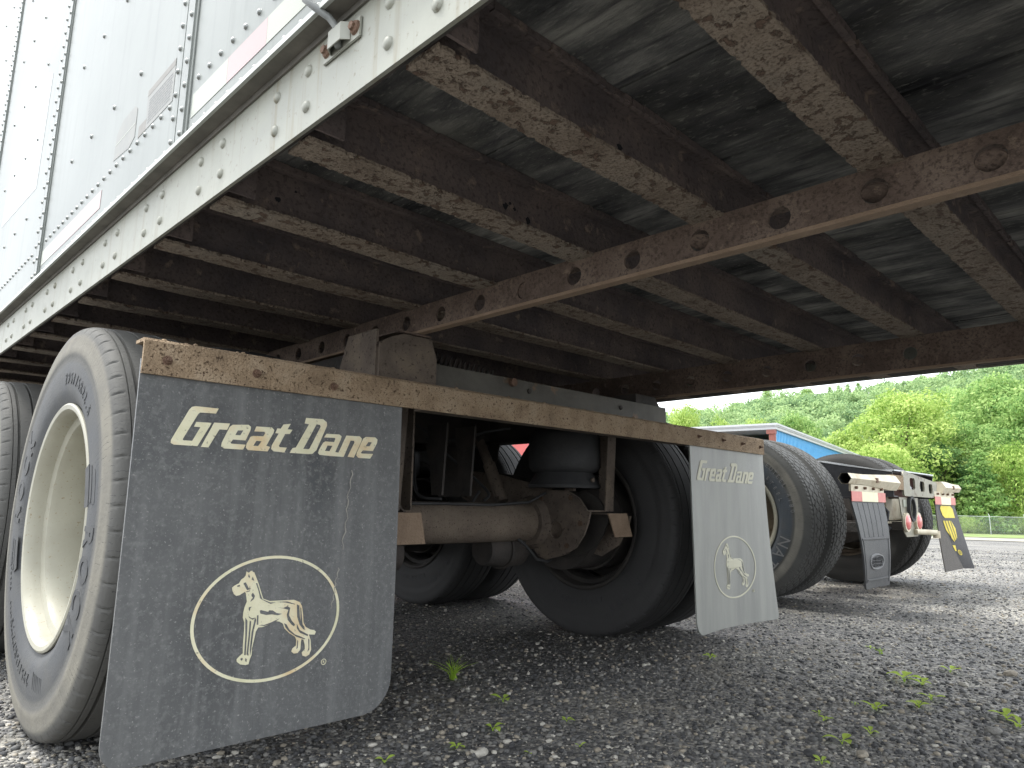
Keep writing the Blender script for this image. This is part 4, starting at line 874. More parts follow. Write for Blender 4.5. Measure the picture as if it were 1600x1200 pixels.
def rr_loop(cx, cz, w_, h, r, n=5):
    out = []
    for (sx, sz, a0) in ((1, 1, 0), (-1, 1, 90), (-1, -1, 180), (1, -1, 270)):
        for i in range(n + 1):
            a = radians(a0 + 90 * i / n); out.append((cx + sx * (w_ / 2 - r) + r * cos(a), cz + sz * (h / 2 - r) + r * sin(a)))
    return out
def xz_plate(loops, t, y, name, m, parent, bev=0):
    me = plate_mesh(loops, t); o = link(name, me, parent); me.materials.append(m); o.matrix_local = Matrix(((1, 0, 0, 0), (0, 0, -1, y), (0, 1, 0, 0), (0, 0, 0, 1))); return o
o = xz_plate([[(-.30, .662), (-.315, .675), (-.305, .812), (-.28, .822), (.42, .770), (.435, .755), (.385, .668), (.37, .662)], rr_loop(-.13, .745, .11, .075, .022), rr_loop(.08, .733, .10, .070, .022), rr_loop(.27, .722, .09, .066, .022)], .012, -.735, 'rear_cross_plate', MT['platem'], TK)
tb().prism([(-.42, -.725), (.42, -.725), (.42, -.30), (-.42, -.30)], 'z', .818, .826).build('tail_deck', MT['edge'], TK)
tb().box((-.40, -.60, .66), (.40, -.52, .815)).build('rear_crossmember', MT['inner'], TK)
b = tb()
for x, z in ((-.12, .735), (.08, .72), (.28, .715)): b.cyl((x, -.66, z), (x + .04, -.60, z), .02, n=12)
b.build('hose_fittings', MT['edge'], TK)
def hexbar(x0, x1, z, taper):
    b = tb(); n = 6
    for xx, r in ((x0, .036), (x0 + (x1 - x0) * .25, .037), (x1 - (x1 - x0) * .12, taper), (x1, taper)): pass
    V = []; secs = ((x0, .036, 0), (x0 + (x1 - x0) * .3, .037, 0), (x1 - (x1 - x0) * .15, taper, -.004), (x1, taper * .97, -.004))
    for xx, r, dz in secs:
        for i in range(n): a = pi / 6 + 2 * pi * i / n + pi / 6; V.append((xx, -.725 + r * cos(a), z + dz + r * .92 * sin(a)))
    F = [(k * n + i, k * n + (i + 1) % n, (k + 1) * n + (i + 1) % n, (k + 1) * n + i) for k in range(3) for i in range(n)] + [tuple(range(18, 24))]
    b.add(V, F); V2 = [(xx + .002, -.725 + (r - .005) * cos(pi / 3 + 2 * pi * i / n), z + dz + (r - .005) * .92 * sin(pi / 3 + 2 * pi * i / n)) for xx, r, dz in secs[:2] for i in range(n)]
    b.add(V2, [(i, 6 + i, 6 + (i + 1) % n, (i + 1) % n) for i in range(n)] + [tuple(range(6, 12))], 1)
    o = b.build('flap_hanger', [MT['beige'], MT['black']], TK)
    xm = (x0 + x1) / 2
    tb().box((xm - .012, -.772, z - .012), (xm + .012, -.757, z + .014)).build('hanger_bolt', MT['bolt'], o); return o
hexbar(-1.262, -.50, .740, .058); hexbar(1.00, .50, .742, .055)
tb().box((-.50, -.74, .70), (-.31, -.70, .79)).build('hanger_mount', MT['bar'], TK)
# left flap: moulded ribs, frame, badge, bottom line
def tractor_flap(x0, x1, name):
    b = tb(); b.box((x0, -.742, .672), (x1, -.730, .708)); o = b.build('flap_clamp', MT['beige'], TK)
    for i in range(4):
        x = x0 + .06 + (x1 - x0 - .12) * i / 3; tb().cyl((x, -.742, .692), (x, -.756, .692), .008, n=8).build('clamp_bolt', MT['bolt'], o)
    W_ = x1 - x0; t0 = -.7435
    for a, c, m in ((0, .28, 'red'), (.28, .77, 'cream'), (.77, 1, 'red')):
        tb().box((x0 + W_ * a - .01 * (a == 0), t0 - .003, .617), (x0 + W_ * c - .0004 + .01 * (c == 1), t0, .6715)).build('reflective_band', MT[m], o)
tractor_flap(-1.222, -.70, 'l'); tractor_flap(.345, .85, 'r')
fT = lambda s, t: ((.09 * (1 - s) - .055 * s) * t, -.735 - .02 * sin(pi * t) - .02 * t + .03 * sin(pi * s) * t * .4, 0)
tf = sheet(-1.225, -.70, .640, .145, .03, .02, fT, .010, MT['flapt'], 'mud_flap', TK, 16, 24); tf['label'] = 'moulded grey rubber flap with ribs and a raised badge'
def onflap(s, t, off=0): d = fT(s, t); return (-1.225 + .525 * s + d[0], d[1] - off, .640 - .495 * t)
b = MB()
def strip_on(b, pts, wd, h=.004):
    for (s0, t0), (s1, t1) in zip(pts[:-1], pts[1:]):
        p, q = Vector(onflap(s0, t0)), Vector(onflap(s1, t1)); d = (q - p).normalized(); sd_ = d.cross(Vector((0, -1, 0))) * wd / 2
        up_ = Vector((0, -h, 0)); b.add([p - sd_, p + sd_, q + sd_, q - sd_, p - sd_ * .6 + up_, p + sd_ * .6 + up_, q + sd_ * .6 + up_, q - sd_ * .6 + up_], [(4, 5, 6, 7), (0, 4, 7, 3), (1, 2, 6, 5), (0, 1, 5, 4), (3, 7, 6, 2)])
for s in (.15, .31, .47, .63, .79): strip_on(b, [(s, .06), (s, .25), (s, .44)], .012, .002)
b.build('flap_grooves', MT['black'], tf)
b = MB(); strip_on(b, [(.03, .46), (.97, .46)], .012); strip_on(b, [(.94, .47), (.95, .7), (.955, .95)], .012); strip_on(b, [(.06, .47), (.05, .7), (.045, .93)], .010); strip_on(b, [(.10, .905), (.92, .905)], .010); b.build('flap_frame', MT['flapt'], tf)
b = MB(); bad = [(.5 + .27 * cos(a) * (1 if abs(cos(a)) < .75 else .93), .715 + .085 * sin(a) * (1 if abs(sin(a)) < .75 else .93)) for a in lin(0, 2 * pi, 25)]; strip_on(b, bad, .011, .006); b.build('flap_badge', MT['emb_t'], tf)
b = MB(); r5 = random.Random(9)
for row in range(3):
    s = .30
    while s < .70: strip_on(b, [(s, .675 + row * .037), (s + r5.uniform(.005, .02), .695 + row * .037 - .005)], .012, .005); s += .035 + r5.random() * .02
b.build('badge_marks', MT['black'], tf)
# right flap: twisted, back of its left half showing
def rayY(u, v, y):
    D = FW + RT * ((u - 800) / 1090.18) + UP * ((600 - v) / 1090.18); k = (y - CP.y) / D.y; p = CP + D * k; return Vector((p.x - TX, p.y - TY, p.z))
A0, A1 = Vector((.345, -.742, .640)), Vector((.50, -.79, .155)); B0, B1 = Vector((.352, -.735, .640)), Vector((.60, -.66, .165)); C0, C1 = Vector((.85, -.735, .640)), Vector((1.22, -.69, .150))
A1 = rayY(1478, 894, -.10); B1 = rayY(1506, 888, .03); C1 = rayY(1523, 888, .0)
def crv(P0, P1, t, bow): p = P0 + (P1 - P0) * t; p.x += bow * sin(pi * t); return p
def Sbc(s, t): return crv(B0, B1, t, -.045) * (1 - s) + crv(C0, C1, t, -.01) * s
def Sab(s, t): return crv(A0, A1, t, -.02) * (1 - s) + crv(B0, B1, t, -.045) * s
def ruled(fn_, ns, nt_, th, m, name, parent):
    V = []; F = []
    for k in (0, 1):
        for j in range(nt_ + 1):
            for i in range(ns + 1): p = fn_(i / ns, j / nt_); V.append((p.x, p.y + k * th, p.z))
    o_ = (ns + 1) * (nt_ + 1); w1 = ns + 1
    for j in range(nt_):
        for i in range(ns): a = j * w1 + i; F += [(a, a + w1, a + w1 + 1, a + 1), (o_ + a, o_ + a + 1, o_ + a + w1 + 1, o_ + a + w1)]
        F += [(j * w1, o_ + j * w1, o_ + (j + 1) * w1, (j + 1) * w1), (j * w1 + ns, (j + 1) * w1 + ns, o_ + (j + 1) * w1 + ns, o_ + j * w1 + ns)]
    for i in range(ns): F.append((nt_ * w1 + i, o_ + nt_ * w1 + i, o_ + nt_ * w1 + i + 1, nt_ * w1 + i + 1))
    me = bpy.data.meshes.new(name); me.from_pydata(V, [], F); me.materials.append(m); shade_auto(me, 60); return link(name, me, parent)
f2 = ruled(Sbc, 10, 20, .008, MT['flapy'], 'mud_flap', TK); f2['label'] = 'black curled flap with yellow print'
ruled(Sab, 10, 20, .006, MT['flapb'], 'curled_back', f2)
b = MB()
def onf2(b, poly, off):
    b.add([tuple(Sbc(s, t) + Vector((0, -off, 0))) for s, t in poly], [tuple(range(len(poly)))])
b2 = MB(); onf2(b2, [(.22, .06), (.72, .06), (.80, .10), (.78, .23), (.22, .23), (.14, .19), (.14, .10)], .003); b2.build('yellow_block', MT['yellow'], f2)
b2 = MB(); onf2(b2, [(.06, .27), (.50, .27), (.60, .38), (.50, .52), (.22, .58), (.02, .40)], .003); onf2(b2, [(.0, .63), (.18, .63), (.10, .72), (.0, .72)], .003); b2.build('yellow_block', MT['yellow'], f2)
b2 = MB()
for s in (.14, .30, .44): onf2(b2, [(s, .27), (s + .035, .27), (s + .02 - .04, .58), (s - .05, .58)], .005)
b2.build('print_lines', MT['flapy'], f2)
b2 = MB(); n = 20
for i in range(n):
    a, c = 2 * pi * i / n, 2 * pi * (i + 1) / n; onf2(b2, [(.27 + .13 * cos(a), .745 + .042 * sin(a)), (.27 + .13 * cos(c), .745 + .042 * sin(c)), (.27 + .095 * cos(c), .745 + .030 * sin(c)), (.27 + .095 * cos(a), .745 + .030 * sin(a))], .004)
for q in ([(.235, .725), (.26, .725), (.26, .765), (.235, .765)], [(.26, .725), (.31, .732), (.30, .745), (.26, .742)], [(.275, .745), (.30, .745), (.33, .765), (.30, .765)]): onf2(b2, q, .004)
b2.build('circled_mark', MT['yellow'], f2)
# light plate with two red lamps, ring, small white lamp and hook
lpx = -.19
xz_plate([[(-.36, .655), (.02, .655), (.0, .42), (-.04, .405), (-.26, .405), (-.31, .44)], [(-.165 + .052 * cos(2 * pi * i / 24), .583 + .07 * sin(2 * pi * i / 24)) for i in range(24)]], .006, -.72, 'light_plate', MT['platem'], TK)
lp_ = part_empty('tail_light', TK)
b = tb(); b.lathe([(-.012, .058), (-.016, .062), (-.004, .064), (.0, .060)], 28, 'x'); ringm = b.mesh('ring', MT['beige'], True)
for x, z in ((-.27, .497), (-.035, .500)):
    b = tb(); b.cyl((x, -.724, z), (x, -.738, z), .060, n=28); l1 = b.build('tail_light', MT['beige'], TK, True, 40)
    b = tb(); b.dome((x, -.738, z), (0, -1, 0), .048, .014, 28); b.build('lens', MT['lamp'], l1, True)
bpy.data.objects.remove(lp_)
b = tb(); n = 28
for i in range(n):
    a, c = 2 * pi * i / n, 2 * pi * (i + 1) / n
    def rp(a, r, y): return (-.165 + r * cos(a) * .8, y, .583 + r * sin(a))
    b.add([rp(a, .082, -.726), rp(c, .082, -.726), rp(c, .082, -.745), rp(a, .082, -.745), rp(a, .064, -.726), rp(c, .064, -.726), rp(c, .064, -.745), rp(a, .064, -.745)], [(0, 1, 2, 3), (4, 7, 6, 5), (3, 2, 6, 7)])
b.build('grommet_ring', MT['bagr'], TK)
tb().box((-.30, -.728, .595), (-.235, -.7235, .640)).build('licence_lamp', MT['tape_w'], TK)
b = tb(); b.cyl((-.11, -.73, .437), (.09, -.80, .430), .018, n=14); b.cyl((.09, -.80, .440), (.09, -.80, .395), .022, n=14); b.build('tow_hook', MT['beige'], TK, True, 40)
# black hoses behind the plate
b = tb(); r6 = random.Random(2)
for k in range(5):
    x = -.42 + k * .025; pts = [(x + .02 * r6.uniform(-1, 1), -.62 + r6.uniform(-.04, .04), .66 - i * .05) for i in range(6)]; b.tube(pts, .010, 6)
b.build('hose_bundle', MT['black'], TK, True)
b = tb(); b.tube([(-.55, -.62, .425), (-.45, -.64, .445), (-.36, -.62, .43)], .016, 8); b.dome((-.47, -.64, .44), (0, -1, 0), .03, .02, 10); b.build('air_fitting', MT['edge'], TK, True)
# axles, housing, airbags, shocks
b = tb(); b.box((.28, -.44, .50), (.70, -.30, .70)); bx_ = bevel(b.build('battery_box', MT['beige'], TK), .01)
tb().box((.24, -.445, .478), (.72, -.29, .492)).build('box_tray', MT['beige'], bx_)
for Yt in (0, 1.33):
    b = tb(); b.cyl((-.95, Yt, .52), (.95, Yt, .52), .075, n=24); b.build('drive_axle', MT['dark'], TK, True, 40)
    b = tb(); b.lathe([(-.20, .09), (-.12, .17), (0, .20), (.12, .17), (.2, .09)], 28, 'x', (0, Yt, .52)); b.build('differential', MT['dark'], TK, True)
    for sx in (-1, 1):
        b = tb(); b.cyl((sx * .62, Yt, .52), (sx * .86, Yt, .52), .21, n=32); b.build('brake_drum', MT['dark'], TK, True, 40)
        b = tb(); b.cyl((sx * .42, Yt + .25, .50), (sx * .42, Yt + .25, .75), .12, n=24); b.build('air_bag', MT['bagr'], TK, True, 40)
        tb().box((sx * .42 - .05, Yt - .55, .43), (sx * .42 + .05, Yt + .40, .49)).build('suspension_beam', MT['dark'], TK)
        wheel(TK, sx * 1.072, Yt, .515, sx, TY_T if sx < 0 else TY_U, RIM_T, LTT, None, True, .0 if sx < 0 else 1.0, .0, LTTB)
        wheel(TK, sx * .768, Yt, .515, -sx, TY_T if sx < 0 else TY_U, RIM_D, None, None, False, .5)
# cab, bonnet, fenders, tanks and steer axle
b = tb(); b.prism([(3.45, 1.05), (5.6, 1.05), (5.75, 1.9), (5.45, 2.75), (5.2, 3.0), (3.5, 3.35), (3.45, 3.2)], 'x', -1.1, 1.1); cab = bevel(b.build('cab', MT['cab'], TK), .05, 3)
for x in (-.6, .6): tb().box((x - .25, 3.435, 1.75), (x + .25, 3.448, 2.35)).build('rear_window', MT['glass'], cab)
for sx in (-1, 1): tb().box((min(sx * 1.101, sx * 1.106), 4.7, 1.95), (max(sx * 1.101, sx * 1.106), 5.4, 2.55)).build('side_window', MT['glass'], cab)
b = tb(); b.prism([(5.62, 1.0), (7.2, 1.0), (7.3, 1.25), (7.2, 1.75), (5.77, 1.95)], 'x', -.75, .75); bevel(b.build('bonnet', MT['cab'], TK), .05, 3)
for sx in (-1, 1):
    pts = [(6.35 + .68 * cos(a), .55 + .66 * sin(a)) for a in lin(pi, 0, 14)] + [(6.35 + .60 * cos(a), .55 + .58 * sin(a)) for a in lin(0, pi, 14)]
    tb().prism(pts, 'x', sx * .70, sx * 1.2).build('front_fender', MT['cab'], TK)
    wheel(TK, sx * 1.02, 6.35, .515, sx, TY_L, RIM_C, None, None, True, .3, -.02)
    b = tb(); b.cyl((sx * .85, 3.0, .68), (sx * .85, 4.4, .68), .30, n=36); b.build('fuel_tank', MT['edge'], TK, True, 40)
b = tb(); b.box((-1.15, 7.25, .45), (1.15, 7.4, .85)); bevel(b.build('front_bumper', MT['edge'], TK), .03)
b = tb(); b.cyl((-.9, 6.35, .515), (.9, 6.35, .515), .06, n=16); b.build('steer_axle', MT['dark'], TK, True, 40)

# ---------------------------------------------------------------- far building
def rayZ(u, v, z):
    D = FW + RT * ((u - 800) / 1090.18) + UP * ((600 - v) / 1090.18); return CP + D * ((z - CP.z) / D.z)
ZE = 4.72
c0 = rayZ(1213, 661, ZE); r1_ = rayZ(1345, 712, ZE); l1_ = rayZ(1122, 668, ZE)
dr = Vector((r1_.x - c0.x, r1_.y - c0.y, 0)).normalized(); dl = Vector((-dr.y, dr.x, 0))
if dl.dot(Vector((l1_.x - c0.x, l1_.y - c0.y, 0))) < 0: dl = -dl
BD = thing('metal_building', 'low blue metal-sided building with white roof edge behind the tractor', 'building', (c0.x, c0.y, gz(c0.x, c0.y)))
M3 = Matrix(((dr.x, dl.x, 0, 0), (dr.y, dl.y, 0, 0), (0, 0, 1, 0), (0, 0, 0, 1))); BD.matrix_world = Matrix.Translation(BD.location) @ M3
gzb = gz(c0.x, c0.y); HE = ZE - gzb; LR, LL = 26.0, 11.0
b = MB(); x = .35
while x < LR:                        # corrugated siding, rib by rib
    b.box((x, .15, -.8), (x + .24, .18, HE - .30)); b.box((x + .24, .12, -.8), (x + .30, .18, HE - .30)); x += .30
b.build('siding', MT['blue'], BD)
b = MB(); y = 5.0; b.box((.5, 5.0, -.8), (LR, 5.1, HE - .5)); b.build('inner_wall', MT['inner'], BD)
b = MB(); b.box((.05, .10, -.8), (.25, .40, HE - .52)); b.box((-.02, .08, HE - .515), (.29, .5, HE - .31)); b.build('corner_post', MT['postr'], BD)
MB().box((.05, LL - .6, -.8), (.33, LL - .3, HE - .55)).build('corner_post', MT['postr'], BD)
MB().box((3.2, .6, -.8), (3.3, LL - .3, HE - .55)).build('gable_wall', MT['inner'], BD)
b = MB(); b.box((0, .03, HE - .30), (.12, LL, HE - .16)); b.box((.12, .03, HE - .30), (LR, .11, HE - .16)); b.build('fascia', MT['roofw'], BD)
b = MB(); b.box((-.05, -.02, HE - .158), (LR + .2, LL + .1, HE - .10)); b.box((-.10, -.06, HE - .098), (LR + .25, LL + .15, HE)); b.build('roof', MT['roofw'], BD)

# ---------------------------------------------------------------- chain link fence
FE = thing('chain_link_fence', 'grey chain-link fence along the grass at the foot of the trees', 'fence', (Fa.x, Fa.y, gz(Fa.x, Fa.y)))
FL = (Vector((Fb.x, Fb.y, 0)) - Vector((Fa.x, Fa.y, 0))).length + 14; FH = 1.62
def fpt(s, z): p = Fa + fd * s; return Vector((p.x - Fa.x, p.y - Fa.y, gz(p.x, p.y) - gz(Fa.x, Fa.y) + z))
s = 0.9; pm = None
while s < FL:
    b = MB(); q = fpt(s, 0); b.cyl((0, 0, -.2), (0, 0, FH + .04), .033, n=10); b.dome((0, 0, FH + .04), (0, 0, 1), .04, .04, 8); b.tube([(0, 0, FH), (-fn.x * .12, -fn.y * .12, FH + .12), (-fn.x * .25, -fn.y * .25, FH + .25)], .015, 6)
    if pm is None: pm = b.mesh('post', MT['galv'], True, 40)
    link('post', pm, FE, q); s += 2.62
b = MB(); pts = [fpt(t, FH) for t in lin(0, FL, 30)]; b.tube(pts, .021, 8); b.build('top_rail', MT['galv'], FE)
b = MB(); st_ = .13; n = int((FL + FH) / st_)
for i in range(n):
    for sgn in (1, -1):
        s0 = i * st_ - (FH if sgn > 0 else 0); a, c = (s0, 0), (s0 + sgn * FH, FH)
        if sgn < 0: a, c = (s0 , 0), (s0 - FH, FH)
        def clip(a, c):
            (x0, z0), (x1, z1) = a, c
            if max(x0, x1) <= 0 or min(x0, x1) >= FL: return None
            def at(xx): return z0 + (z1 - z0) * (xx - x0) / (x1 - x0)
            if x0 < 0: z0, x0 = at(0), 0
            if x1 < 0: z1, x1 = at(0), 0
            if x0 > FL: z0, x0 = at(FL), FL
            if x1 > FL: z1, x1 = at(FL), FL
            return (x0, z0), (x1, z1)
        r_ = clip(a, c)
        if r_: b.tube([fpt(r_[0][0], r_[0][1]) + fn * .03 * sgn * .1, fpt(r_[1][0], r_[1][1]) + fn * .03 * sgn * .1], .0055, 3)
o = b.build('wire_mesh', MT['galv'], FE); o['kind'] = 'stuff'

# ---------------------------------------------------------------- hill and forest
def horizon(u): return 787.3 + (u - 800) * .0168
def sky_v(u): return np.interp(u, [700, 1045, 1110, 1150, 1200, 1250, 1300, 1370, 1430, 1500, 1600, 1900], [660, 646, 645, 637, 624, 618, 613, 608, 600, 585, 560, 520])
def hill_pt(u, d, extra=0):
    top = (horizon(u) - sky_v(u)) / 1090.18 * 235 - 8.0
    k = min(1, max(0, (d - 100) / 135)); z = -1.5 + (top + 1.5) * (k * k * (3 - 2 * k)) ** .8
    p = P(u, horizon(u), d); return Vector((p.x, p.y, z + extra))
us = lin(500, 2300, 46); ds = [92, 100, 115, 130, 150, 170, 190, 210, 235, 260, 300]
V = [tuple(hill_pt(u, d)) for d in ds for u in us]; n = len(us); F = [(j * n + i, j * n + i + 1, (j + 1) * n + i + 1, (j + 1) * n + i) for j in range(len(ds) - 1) for i in range(n - 1)]
me = bpy.data.meshes.new('hill'); me.from_pydata(V, [], F); me.materials.append(MT['hill']); me.shade_smooth(); link('hill', me)['kind'] = 'structure'
def leaf_cloud(rs, centres, radii, n, size, flat=.75, shell=.35):
    """n leaf clumps (bent quads) spread through ellipsoidal boughs, denser near their skins"""
    k = len(centres); w_ = np.array([r[0] * r[1] + r[0] * r[2] for r in radii]); idx = rs.choice(k, n, p=w_ / w_.sum())
    d = rs.normal(size=(n, 3)); d /= np.linalg.norm(d, axis=1)[:, None]; rad = (1 - shell * rs.rand(n) ** 1.6)[:, None] * (1 + .12 * rs.normal(size=(n, 1)))
    c = np.array(centres)[idx] + d * rad * np.array(radii)[idx]
    nrm = d * .9 + rs.normal(size=(n, 3)) * .75 + np.array([0, 0, .5]); nrm /= np.linalg.norm(nrm, axis=1)[:, None]
    t = np.cross(nrm, rs.normal(size=(n, 3))); t /= np.linalg.norm(t, axis=1)[:, None]; b_ = np.cross(nrm, t)
    s = size * rs.uniform(.55, 1.35, (n, 1))
    q = np.stack([c - t * s, c - b_ * s * .55 - nrm * s * .12, c + t * s, c + b_ * s * .55 - nrm * s * .12], 1)
    return q.reshape(-1, 3)
def quads_mesh(name, W, m):
    n = len(W) // 4; me = bpy.data.meshes.new(name); me.vertices.add(len(W)); me.vertices.foreach_set('co', W.ravel().astype(np.float32))
    me.loops.add(n * 4); me.loops.foreach_set('vertex_index', np.arange(n * 4, dtype=np.int32)); me.polygons.add(n)
    me.polygons.foreach_set('loop_start', (np.arange(n) * 4).astype(np.int32)); me.polygons.foreach_set('loop_total', np.full(n, 4, np.int32)); me.materials.append(m); me.update(calc_edges=True); return me
def broad(seed, R, H, n, size, lean=1.0, low=.12):
    """crown mesh and trunk mesh; unit tree R wide, H high with boughs in tiers"""
    rs = np.random.RandomState(seed); cs, rd = [], []
    nb_ = 34
    for i in range(nb_):
        h = low + (1 - low) * (i + rs.rand()) / nb_; prof = (1 - max(0, (h - .38) / .62) ** 2.1) ** .5 if h > .38 else .72 + .28 * h / .38
        a = i * 2.4 + rs.rand(); rr = R * prof * (.35 + .42 * rs.rand() ** .5)
        s = R * rs.uniform(.20, .36) * (1.1 - .35 * h); cs.append((rr * cos(a), rr * sin(a), H * h * .93)); rd.append((s * 1.25, s * 1.25, s * .72))
    W = leaf_cloud(rs, cs, rd, n, size)
    b = MB(); b.tube([(0, 0, -.3), (R * .02, 0, H * .2), (-R * .02, R * .02, H * .5), (0, 0, H * .8)], [H * .022, H * .017, H * .011, H * .004], 8)
    for c in cs[4::3]: b.tube([(0, 0, c[2] * .62), (c[0] * .5, c[1] * .5, c[2] * .85), c], [H * .008, H * .005, H * .002], 5)
    return W, b
def conifer(seed, R, H, n, size):
    rs = np.random.RandomState(seed); cs, rd = [], []
    for i in range(46):
        h = .06 + .93 * i / 46; a = i * 2.4 + rs.rand(); rr = R * (1 - h) ** .85 * rs.uniform(.45, .75); s = R * (.12 + .26 * (1 - h)); cs.append((rr * cos(a), rr * sin(a), H * h)); rd.append((s * 1.3, s * 1.3, s * .45))
    W = leaf_cloud(rs, cs, rd, n, size); b = MB(); b.tube([(0, 0, -.3), (0, 0, H * .97)], [H * .016, H * .002], 7); return W, b
KINDS_ = {}
for key, fnc, a, m in (('y1', broad, (1, 7, 13.5, 26000, .17), 'leaf_y'), ('y2', broad, (2, 5, 8, 13000, .16), 'leaf_y'), ('g1', broad, (3, 6, 14, 22000, .18), 'leaf_g'), ('g2', broad, (4, 5, 11, 15000, .17), 'leaf_g'),
                       ('d1', broad, (5, 5.5, 12, 15000, .19), 'leaf_d'), ('p1', conifer, (6, 3.2, 12, 11000, .17), 'leaf_d'), ('p2', conifer, (7, 3.0, 9, 8000, .16), 'leaf_g'), ('s1', broad, (8, 3.0, 3.0, 5000, .12), 'leaf_y')):
    W, tb_ = fnc(*a); KINDS_[key] = (quads_mesh('crown', W, MT[m]), tb_.mesh('trunk', MT['bark'], True), a[1], a[2])
def tree(key, u, vtop, d, wpx, label, cat='tree', name='broadleaf_tree', group=None, rot=None):
    crown, trunk, R, H = KINDS_[key]; g = P(u, horizon(u), d); z = gz(g.x, g.y) if d < 95 else hill_pt(u, d).z
    h = CP.z + (horizon(u) - vtop) / 1090.18 * d - z; r = wpx / 1090.18 * d / 2
    t = thing(name, label, cat, (g.x, g.y, z), group); t.scale = (r / R, r / R, h / H); t.rotation_euler = (0, 0, rot if rot is not None else u * 1.3)
    link('crown', crown, t); link('trunk', trunk, t); return t
G = 'trees behind the fence'
tree('y1', 1420, 606, 74, 230, 'big round yellow-green tree rising above the tractor frame', group=G)
tree('g1', 1575, 575, 80, 200, 'tall mid-green tree at the right edge of the picture', group=G)
tree('y2', 1385, 690, 68, 150, 'low bright yellow-green tree in front of the big round tree', group=G)
tree('g2', 1530, 655, 72, 150, 'full green tree just right of the big yellow-green one', group=G)
tree('p2', 1538, 700, 66, 90, 'feathery pale green conifer behind the right fence post', name='conifer_tree', group=G)
tree('y2', 1590, 690, 67, 110, 'yellowish tree above the fence at the right edge', group=G)
tree('d1', 1478, 690, 70, 140, 'dark shaded tree beside the rear plate of the tractor', group=G)
tree('g1', 1640, 600, 72, 180, 'tree partly cut off by the right edge of the picture', group=G)
tree('g2', 1495, 600, 96, 150, 'green tree filling the gap above the big yellow-green tree', group=G)
tree('g2', 1255, 642, 84, 110, 'bushy green tree over the right half of the building roof', group=G)
tree('y2', 1325, 668, 78, 110, 'yellow-green tree where the building roof slopes down', group=G)
tree('y1', 1190, 652, 88, 90, 'light green tree straight above the roof corner', group=G)
tree('y2', 1130, 650, 82, 80, 'light tree left of the roof corner', group=G)
tree('y1', 1075, 628, 78, 90, 'light green tree showing above the right end of the flap bar', group=G)
tree('g1', 1010, 640, 84, 110, 'tree hidden mostly behind the trailer brackets', group=G)
tree('d1', 1300, 690, 76, 100, 'dark tree low between roof and tractor tyre', group=G)
for i, (u, v, w_, lb) in enumerate(((1205, 606, 15, 'single round-topped tree standing clear on the left skyline'), (1268, 605, 34, 'broad tree on the skyline just under the trailer edge'), (1308, 602, 12, 'thin pine on the skyline, first of the ragged row'), (1322, 600, 12, 'thin pine on the skyline, second of the ragged row'), (1337, 598, 14, 'thin pine on the skyline, third of the ragged row'), (1354, 596, 15, 'thin pine on the skyline, last of the ragged row'), (1160, 629, 30, 'low rounded tree on the left skyline'))):
    tree('p2' if w_ < 16 and i else 'g2', u, v - 2, 228, w_ * (2.0 if w_ < 16 else 1.3), lb, name='conifer_tree' if w_ < 16 and i else 'broadleaf_tree', group='trees on the skyline')
for i, (u, lb) in enumerate(((1508, 'low bush left of the fence post nearest the curled flap'), (1533, 'low bush between the two visible fence posts'), (1556, 'leafy bush behind the right visible fence post'), (1590, 'low bush behind the fence at the right edge'), (1475, 'low bush half hidden by the curled flap'))):
    tree('s1', u, 806 - 4 * (i % 2), 65, 34, lb, 'bush', 'bush', 'bushes behind the fence')
# far wood on the hill: one mass of crowns
rs = np.random.RandomState(21); Ws = []
for i in range(1250):
    d = 102 + 128 * rs.rand() ** .8; u = rs.uniform(940, 1750); p = hill_pt(u, d); R = rs.uniform(2.2, 4.2); h = rs.uniform(4.5, 9.0)
    k = 3 + rs.randint(3); cs = [(p.x + rs.normal() * R * .45, p.y + rs.normal() * R * .45, p.z + h * rs.uniform(.45, .95)) for _ in range(k)]; rd = [(R * rs.uniform(.45, .7),) * 2 + (R * rs.uniform(.35, .55),) for _ in range(k)]
    Ws.append(leaf_cloud(rs, cs, rd, 240, .42))
o = link('forest', quads_mesh('forest', np.concatenate(Ws), MT['leaf_f'])); tag(o, 'far wooded hillside of pale green crowns', 'forest', kind='stuff')

